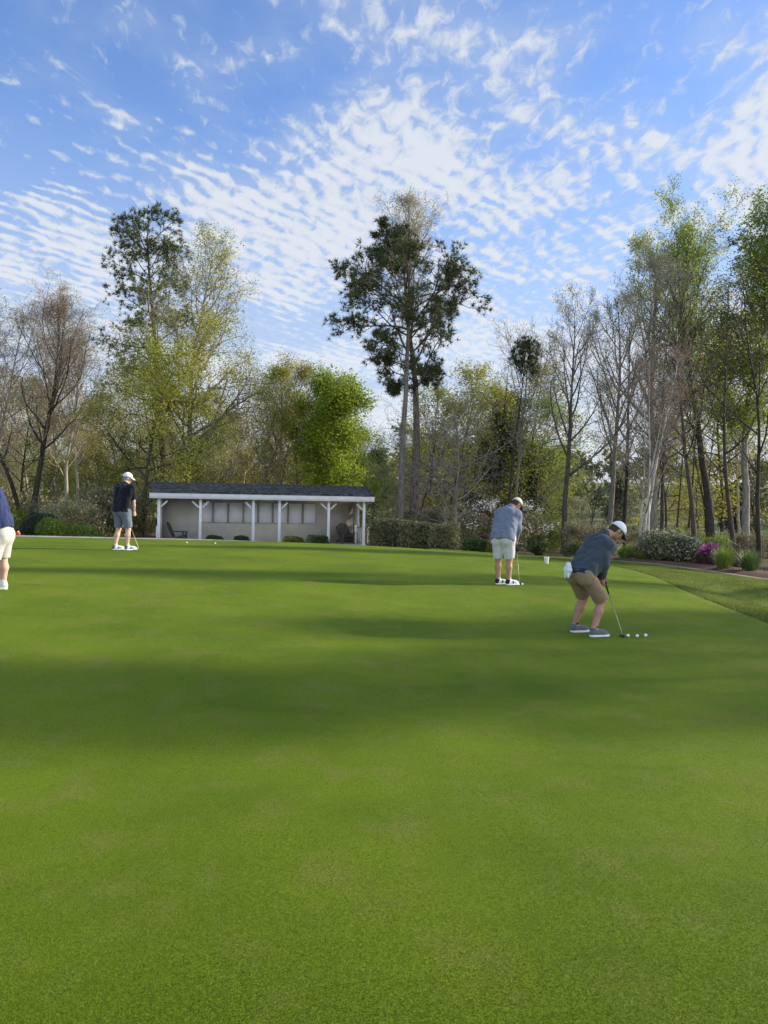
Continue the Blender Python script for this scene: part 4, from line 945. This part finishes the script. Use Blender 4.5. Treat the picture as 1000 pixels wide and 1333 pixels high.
M['sole'] = mk('sole', (.78, .78, .76), .6, .05, 5); M['steel'] = mk('steel', (.38, .36, .28), .45, .05, 5, metal=.9); M['grip'] = mk('grip', (.03, .025, .03), .8, .1, 30)
M['putter_steel'] = mk('putter_steel', (.10, .10, .11), .35, .1, 5, metal=.8); M['white_plastic'] = mk('white_plastic', (.8, .8, .78), .4, .03, 5)

def head_frame(F, pitch, turn=0):
    F = nrm((F[0], F[1], 0)); c, s_ = math.cos(turn), math.sin(turn); F = np.array((F[0] * c - F[1] * s_, F[0] * s_ + F[1] * c, 0))
    f = F * math.cos(pitch) + np.array((0, 0, -1)) * math.sin(pitch); r = nrm(np.cross(F, (0, 0, 1))); u = np.cross(r, f)
    return r, f, u
def person(base, J, st):
    """J: joints (x right, y away, z up) relative to base. returns body object (top-level) with clothing children"""
    Rr, Ff = nrm((J['F'][1], -J['F'][0], 0)), nrm((J['F'][0], J['F'][1], 0)); g = st.get('girth', 1.0)
    j = {k: np.array(v, float) for k, v in J.items() if k not in ('F', 'pitch', 'turn')}
    pel, chest, neck, head = j['pelvis'], j['chest'], j['neck'], j['head']
    pts = np.array([v for v in j.values()]); lo = pts.min(0) - .26; hi = pts.max(0) + .26; lo[2] = -.02
    r, f, u = head_frame(Ff, J['pitch'], J.get('turn', 0)); HM = np.stack([r, f, u], 1)
    def side(p, w): return p + Rr * w
    B = Field(lo, hi, .0075)
    # torso, pelvis, buttocks
    sp = nrm(chest - pel)
    for s in (-1, 1):
        B.cone(side(pel, s * .075), side(chest, s * .085), .105 * g, .105 * g, .06)
        B.cone(side(chest, s * .08), j['shR' if s > 0 else 'shL'], .085, .06, .05)
        hp = j['hipR' if s > 0 else 'hipL']; kn = j['knR' if s > 0 else 'knL']; an = j['anR' if s > 0 else 'anL']
        B.cone(side(pel, s * .05), hp, .092 * g, .088 * g, .05); B.cone(hp, kn, .082 * min(g, 1.12), .055, .04); B.cone(kn, kn * .62 + an * .38 - Ff * .012, .055, .058, .03); B.cone(kn * .62 + an * .38 - Ff * .012, an, .056, .036, .03)
        to = j['toR' if s > 0 else 'toL']; B.cone(an, an * .45 + to * .55 - np.array((0, 0, .02)), .036, .032, .03)
        sh, el, wr = (j[a + ('R' if s > 0 else 'L')] for a in ('sh', 'el', 'wr'))
        B.cone(sh, el, .056 * g ** .5, .041, .03); B.cone(el, el * .6 + wr * .4, .041, .040, .02); B.cone(el * .6 + wr * .4, wr, .040, .026, .02)
        # hand: palm and five fingers closed on the grip or relaxed
        ha = j['ha' + ('R' if s > 0 else 'L')]; hd = nrm(ha - wr); inn = -Rr * s if st.get('grip', True) else Ff * .3 - Rr * s; inn = nrm(inn - hd * (inn @ hd)); wd = np.cross(hd, inn)
        B.cone(wr, wr + hd * .045, .026, .034, .015, flat=(inn, 1.5)); B.cone(wr + hd * .04, wr + hd * .085, .034, .038, .012, flat=(inn, 1.9))
        for q, (off, ln) in enumerate(((-.030, .9), (-.010, 1.0), (.011, .95), (.030, .75))):
            k0 = wr + hd * .085 + wd * off; k1 = k0 + (hd * .75 + inn * .5) * .038 * ln; k2 = k1 + (hd * .1 + inn) * .026 * ln; k3 = k2 + (-hd * .7 + inn * .5) * .02 * ln
            B.cone(k0, k1, .0098, .009, .004); B.cone(k1, k2, .009, .0082, .003); B.cone(k2, k3, .0082, .007, .003)
        t0 = wr + hd * .03 - wd * .028 * 1.0; t1 = t0 + nrm(hd * .6 - wd * .5 + inn * .5) * .035; t2 = t1 + nrm(hd * .8 + inn * .6) * .028
        B.cone(t0, t1, .013, .011, .008); B.cone(t1, t2, .0105, .0085, .003)
    if g > 1.05: B.ell(pel * .6 + chest * .4 + Ff * .07, (.15 * g, .12 * g, .17), np.stack([Rr, nrm(np.cross(sp, Rr)), sp], 1), .06)
    # neck and head
    B.cone(chest + sp * .06, neck, .075, .062, .05); B.cone(neck, head - u * .06 - f * .02, .060, .056, .03)
    B.ell(head + u * .012 - f * .008, (.076, .096, .100), HM, .02); B.ell(head - u * .045 + f * .022, (.060, .068, .068), HM, .03); B.ell(head - u * .088 + f * .066, (.026, .022, .02), HM, .02)
    B.cone(head + u * .012 + f * .088, head - u * .030 + f * .112, .008, .014, .012); B.ell(head + f * .082 + u * .026, (.05, .014, .010), HM, .012)
    B.ell(head - u * .058 + f * .092, (.024, .010, .006), HM, .006); B.ell(head - u * .048 + f * .093, (.022, .010, .006), HM, .005)
    for s in (-1, 1):
        B.ell(head + r * s * .078 - f * .005 - u * .005, (.008, .020, .032), HM, .006); B.ell(head + r * s * .038 + f * .062 - u * .025, (.022, .02, .02), HM, .02)
    body = B.build('person', M[st['skin']]); body.location = base
    for s in (-1, 1):
        e = MB().lathe([(.012 * math.sin(a), -.012 * math.cos(a)) for a in np.linspace(.02, 3.12, 8)], c=head + f * .082 + u * .008 + r * s * .031, n=10).build('eye', M['eye'], body, True)
    # hair
    Hf = Field(head - .17, head + .17, .0055); Hf.ell(head + u * .012 - f * .018, (.080, .095, .102), HM, .01, cut=(f, -.012)); Hf.ell(head - u * .05 - f * .055, (.066, .045, .05), HM, .02)
    for s in (-1, 1): Hf.cone(head + r * s * .074 + f * .02 + u * .03, head + r * s * .074 + f * .018 - u * .02, .012, .008, .01)
    Hf.build('hair', M[st['hair']], body)
    # shirt
    S = Field(lo, hi, .0085); e = .016
    wst = pel + sp * st.get('hem', .02); 
    for s in (-1, 1):
        S.cone(side(wst, s * .08), side(chest, s * .09), .120 * g + e, .110 * g + e, .07, cuta=.0)
        S.cone(side(chest, s * .08), j['shR' if s > 0 else 'shL'], .088 + e, .062 + e, .06)
        sh, el, wr = (j[a + ('R' if s > 0 else 'L')] for a in ('sh', 'el', 'wr'))
        if st['sleeve'] == 'long':
            S.cone(sh, el, .060 * g ** .5 + e * 1.1, .048 + e, .05); S.cone(el, wr, .050 + e, .036 + e * .6, .03, cut=.0)
        else:
            q = sh + (el - sh) * .86; S.cone(sh, q, .062 * g ** .5 + e * 1.3, .052 * g ** .5 + e * 1.9, .05, cut=0.)
    if g > 1.05: S.ell(pel * .55 + chest * .45 + Ff * .07, (.152 * g + e, .122 * g + e, .19), np.stack([Rr, nrm(np.cross(sp, Rr)), sp], 1), .07)
    S.cone(chest, neck - nrm(neck - chest) * .01, .10, .070, .06, cut=.012)
    S.folds(st['seed'], .012, 24); shirt = S.build(st['top'], M[st['shirt']], body)
    if st['collar']:
        cd = nrm(head - u * .05 - neck); Cf = Field(neck - .15, neck + .15, .0055); Cf.cone(neck - cd * .035, neck + cd * .022, .080, .070, .01, cut=0, cuta=0); Cf.build('collar', M[st['collar']], body)
    if st.get('underhem'):
        U = Field(lo, hi, .009); b0 = wst - sp * .055
        for s in (-1, 1): U.cone(side(b0, s * .08), side(wst + sp * .02, s * .08), .118 * g + e, .112 * g + e, .06, cuta=0, cut=0)
        U.folds(st['seed'] + 9, .004, 26); U.build('shirt_hem', M[st['underhem']], body)
    # shorts
    S = Field(lo, hi, .0085); top = pel + sp * st.get('waist', .06)
    for s in (-1, 1):
        hp, kn = (j[a + ('R' if s > 0 else 'L')] for a in ('hip', 'kn')); q = hp + (kn - hp) * st.get('slen', .9)
        S.cone(side(pel - sp * .02, s * .065), side(top, s * .07), .106 * g + .008, .096 * g + .006, .05, cut=0)
        S.cone(side(pel, s * .05), hp, .100 * g + .010, .094 * g + .010, .05)
        S.cone(hp - Ff * .02, hp - Ff * .022 - np.array((0, 0, .03)), .104 * g, .102 * g, .04); S.cone(hp, q, .098 * min(g, 1.15) + .008, .074 + .022, .03, cut=0)
    S.folds(st['seed'] + 3, .004, 24, (1, 1, .3)); S.build('shorts', M[st['shorts']], body)
    # cap: crown and brim
    C = Field(head - .22, head + .22, .0055); cu = nrm(u * .92 - f * .12); C.ell(head + u * .022 - f * .008, (.095, .114, .114), HM, .01, cut=(-cu, -.004)); cap = C.build('cap', M[st['cap']], body)
    C = Field(head - .26, head + .26, .005); bc = head + f * .118 + u * .036; br_ = nrm(f * .93 - u * .36); bu = nrm(np.cross(r, br_)); BM = np.stack([r, br_, bu], 1)
    def brim(X, Y, Z):
        P = (X - bc[0], Y - bc[1], Z - bc[2]); a, b_, c_ = (sum(BM[q, i] * P[q] for q in range(3)) for i in range(3)); c_ = c_ + 9 * a * a * .55
        return np.maximum(np.sqrt((a / 1.0) ** 2 + (b_ * .95 + .02) ** 2) - .083, np.abs(c_) - .0045)
    C.add(brim, bc - .12, bc + .12, .004); C.build('brim', M[st['brim']], cap)
    # shoes with soles
    for s in (-1, 1):
        q = 'R' if s > 0 else 'L'; an, to = j['an' + q], j['to' + q]; fd = nrm((to - an) * np.array((1, 1, 0))); fl = np.cross((0, 0, 1), fd); g0 = np.array((an[0], an[1], J['gr' + q] if 'gr' + q in J else 0.)); heel = g0 - fd * .055
        tp = heel + fd * .285; S = Field(np.minimum(heel, tp) - .12, np.maximum(heel, tp) + .16, .005)
        zz = np.array((0, 0, 1.)); S.cone(heel + fd * .035 + zz * .055, heel + fd * .20 + zz * .045, .040, .043, .02, flat=(fl, 1.0)); S.cone(heel + fd * .18 + zz * .045, heel + fd * .245 + zz * .036, .044, .032, .02); S.cone(heel + fd * .05 + zz * .06, heel + fd * .052 + zz * .115, .042, .044, .015, cut=0)
        S.cone(heel + fd * .07 + zz * .085, heel + fd * .17 + zz * .06, .034, .03, .02); sho = S.build('shoe', M[st['shoe']], body)
        S = Field(np.minimum(heel, tp) - .12, np.maximum(heel, tp) + .12, .005)
        def sole(X, Y, Z, heel=heel, fd=fd, fl=fl, g0=g0):
            a = (X - heel[0]) * fd[0] + (Y - heel[1]) * fd[1]; b_ = (X - heel[0]) * fl[0] + (Y - heel[1]) * fl[1]; w = .040 + .009 * np.sin(np.clip(a / .285, 0, 1) * 3.6 - .4)
            aa = np.clip(a, .035, .245); return np.maximum(np.sqrt((a - aa) ** 2 + b_ ** 2) - w, np.abs(Z - g0[2] - .015) - .0145)
        S.add(sole, np.minimum(heel, tp) - .07, np.maximum(heel, tp) + .07, .004); S.build('sole', M['sole'], sho)
        if st.get('shoe2'):
            S = Field(np.minimum(heel, tp) - .1, np.maximum(heel, tp) + .14, .005); S.cone(heel + fd * .03 + zz * .06, heel + fd * .05 + zz * .10, .045, .045, .01, cut=0); S.cone(heel + fd * .11 + zz * .055, heel + fd * .14 + zz * .05, .047, .045, .01, cut=0, cuta=0); S.build('trim', M[st['shoe2']], sho)
        S = Field(an - .12, an + .12, .006); S.cone(an - (0, 0, .01), an + nrm(j['kn' + q] - an) * .055, .043, .041, .01, cut=0); S.build('sock', M[st['sock']], body)
    return tag(body, st['label'], 'person'), (r, f, u)

def putter(p_top, p_bot, face, label, base, grip_m='grip', capend=None, glen=.27):
    p_top = np.array(p_top, float); p_bot = np.array(p_bot, float); d = nrm(p_bot - p_top); root = empty('putter', base); hd = nrm(np.cross(face, (0, 0, 1)))
    MB().tube([p_top, p_top + d * glen * .5, p_top + d * glen], [.0145, .013, .0095], 10).build('grip', M[grip_m], root, True)
    neck = p_bot + np.array((0, 0, .03)); MB().tube([p_top + d * (glen - .01), p_bot + (0, 0, .06), neck, p_bot + (0, 0, .012)], [.006, .0048, .0048, .006], 8).build('shaft', M['steel'], root, True)
    rot = np.stack([hd, nrm(face), np.array((0, 0, 1.))], 1); MB().box(p_bot + np.array((0, 0, .016)) + hd * .03, (.115, .032, .026), rot=rot, bev=.006).build('head', M['putter_steel'], root)
    if capend: MB().tube([p_top - d * .05, p_top + d * .02], [.024, .024], 10).build('end_cap', M[capend], root, True)
    return tag(root, label, 'putter')
def V3(*a): return np.array(a, float)
def towel(base, p, w, L_, dirx, mat, label, seed):
    """cloth bunched at p and hanging down: folded sheet with thickness"""
    rg = np.random.default_rng(seed); F_ = Field(V3(*p) - (.2, .2, L_ + .1), V3(*p) + (.2, .2, .1), .006); p = V3(*p)
    for k in range(6):
        a = p + V3((k - 2.5) * w * .10, rg.normal(0, .012), 0); b = p + V3((k - 2.5) * w * .20 + dirx, rg.normal(0, .025), -L_ * rg.uniform(.8, 1.02)); m_ = (a + b) / 2 + V3(rg.normal(0, .012) + dirx * .2, rg.normal(0, .02), 0)
        F_.cone(a, m_, .014, .018, .014); F_.cone(m_, b, .018, .015, .014)
    F_.folds(seed, .003, 60, (1, 1, .2)); o = F_.build('towel', M[mat]); o.location = base; return tag(o, label, 'towel')

# ---- golfer in grey pullover, right
x, y = XW(768, 9.95), 9.95; b0 = V3(x, y, h(x, y) + .004)
J = dict(F=(.85, .53), pitch=R(50), turn=R(-22), pelvis=(-.11, -.07, .80), chest=(.15, .09, 1.17), neck=(.245, .14, 1.30), head=(.425, .21, 1.345),
    shR=(.235, -.06, 1.17), shL=(.10, .27, 1.18), elR=(.165, -.10, .93), elL=(.06, .19, .92), wrR=(.195, .01, .745), wrL=(.17, .07, .74), haR=(.215, .05, .66), haL=(.205, .07, .70),
    hipR=(-.06, -.17, .77), hipL=(-.17, .04, .77), knR=(.175, -.04, .45), knL=(.0, .20, .47), anR=(.04, -.16, .09), anL=(-.125, .16, .09), toR=(.22, -.10, .03), toL=(.075, .24, .03))
p1, fr = person(b0, J, dict(skin='skin', hair='hair', shirt='pullover', top='pullover', sleeve='long', collar='pullover', underhem='pullover_hem', shorts='tan_short', slen=.93, cap='white_cap', brim='brim_dark', shoe='shoe_grey', sock='sock_black', hem=.0, seed=3, girth=.93,
    label='man in dark grey pullover, tan shorts and white cap bent over his putt at right'))
pb = V3(XW(813, 9.9), 9.9, 0); pb[2] = h(pb[0], pb[1]) + .004; pt = V3(*b0) + V3(.20, .05, .79)
putter(pt - b0, pb - b0, V3(1, .2, 0), 'putter held by the man in the dark grey pullover', b0)
towel(b0, (-.29, -.12, .93), .045, .17, -.015, 'towel_white', 'white towel hanging from the back pocket of the man in tan shorts', 4)
# ---- golfer in heather pullover, middle
x, y = XW(660, 14.2), 14.2; b0 = V3(x, y, h(x, y) + .004)
J = dict(F=(.55, .83), pitch=R(48), turn=R(-18), pelvis=(-.06, .0, .90), chest=(.03, .17, 1.29), neck=(.12, .24, 1.435), head=(.235, .31, 1.495),
    shR=(.21, .08, 1.30), shL=(-.10, .30, 1.30), elR=(.235, .10, 1.03), elL=(.05, .34, 1.02), wrR=(.225, .24, .84), wrL=(.20, .29, .84), haR=(.24, .28, .76), haL=(.23, .30, .79),
    hipR=(.035, -.06, .85), hipL=(-.14, .06, .85), knR=(.07, .02, .47), knL=(-.12, .12, .47), anR=(.055, -.06, .09), anL=(-.125, .04, .09), toR=(.24, .03, .03), toL=(.04, .12, .03))
p2, _ = person(b0, J, dict(skin='skin', hair='hair', shirt='heather', top='pullover', sleeve='long', collar='heather', shorts='pale_short', slen=.93, cap='cream_cap', brim='brim_dark', shoe='shoe_white', shoe2='shoe_black', sock='shoe_white', hem=-.09, seed=8, girth=1.18,
    label='man in heather blue grey pullover and white shorts putting with his back turned'))
# dark seam down the left back of the pullover
mb = MB(); sm = [V3(-.235, -.06, .95), V3(-.205, -.055, 1.05), V3(-.165, -.015, 1.17), V3(-.12, .045, 1.28)]
pb = V3(XW(678, 14.45), 14.45, 0); pb[2] = h(pb[0], pb[1]) + .004; pt = V3(*b0) + V3(.235, .29, .86)
putter(pt - b0, pb - b0, V3(1, .3, 0), 'putter held by the man in white shorts', b0)
ball(XW(677.5, 14.5) + .03, 14.3, 'golf ball at the feet of the man in white shorts')
# ---- standing golfer in black, left
x, y = XW(160, 17.5), 17.5; b0 = V3(x, y, h(x, y) + .004)
J = dict(F=(.50, .86), pitch=R(18), turn=R(-35), pelvis=(-.02, 0, .95), chest=(.0, .04, 1.33), neck=(.03, .07, 1.52), head=(.065, .11, 1.645),
    shR=(.185, -.06, 1.42), shL=(-.15, .16, 1.43), elR=(.235, .02, 1.12), elL=(-.19, .22, 1.13), wrR=(.205, .16, .89), wrL=(-.05, .34, .97), haR=(.215, .18, .80), haL=(.03, .37, .95),
    hipR=(.075, -.05, .91), hipL=(-.11, .06, .91), knR=(.125, .02, .49), knL=(-.12, .10, .49), anR=(.13, -.04, .09), anL=(-.17, .02, .09), toR=(.28, .06, .03), toL=(-.02, .10, .03))
p3, _ = person(b0, J, dict(skin='skin_pale', hair='hair_grey', shirt='black_polo', top='polo_shirt', sleeve='short', collar='black_polo', shorts='grey_short', slen=.93, cap='white_cap', brim='white_cap', shoe='shoe_white', shoe2='shoe_grey', sock='shoe_white', hem=-.08, seed=15, girth=1.22, grip=False,
    label='man in black polo shirt, grey shorts and white cap standing with his putter'))
pb = V3(.36, .02, .0) ; pt = V3(.07, -.10, .93)
pb[2] = h(b0[0] + pb[0], b0[1] + pb[1]) - b0[2] + .02
putter(pt, pb, V3(1, .2, 0), 'putter held low by the man in the black polo shirt', b0, capend='white_plastic')
# ---- golfer cut by the left edge
x, y = XW(-3, 10.5), 10.5; b0 = V3(x, y, h(x, y) + .004)
J = dict(F=(-.86, -.28), pitch=R(40), pelvis=(.065, 0, .80), chest=(-.03, -.04, 1.22), neck=(-.12, -.08, 1.42), head=(-.21, -.13, 1.50),
    shR=(-.10, .14, 1.34), shL=(-.03, -.22, 1.34), elR=(-.18, .10, 1.08), elL=(-.14, -.22, 1.07), wrR=(-.30, -.0, .88), wrL=(-.30, -.1, .87), haR=(-.34, -.02, .80), haL=(-.34, -.08, .82),
    hipR=(.04, .10, .76), hipL=(.07, -.10, .76), knR=(.01, .14, .44), knL=(.01, -.13, .44), anR=(.015, .15, .09), anL=(-.01, -.13, .09), toR=(-.15, .1, .03), toL=(-.18, -.18, .03))
p4, _ = person(b0, J, dict(skin='skin_pale', hair='hair', shirt='navy', top='pullover', sleeve='long', collar='navy', shorts='cream_short', slen=.96, cap='white_cap', brim='white_cap', shoe='shoe_white', sock='shoe_white', hem=.06, seed=22, girth=1.12,
    label='man in navy pullover and cream shorts mostly cut off by the left edge'))
towel(b0, (.02, -.235, .80), .12, .22, -.03, 'towel_pink', 'pink towel hanging at the hip of the man cut by the left edge', 6)
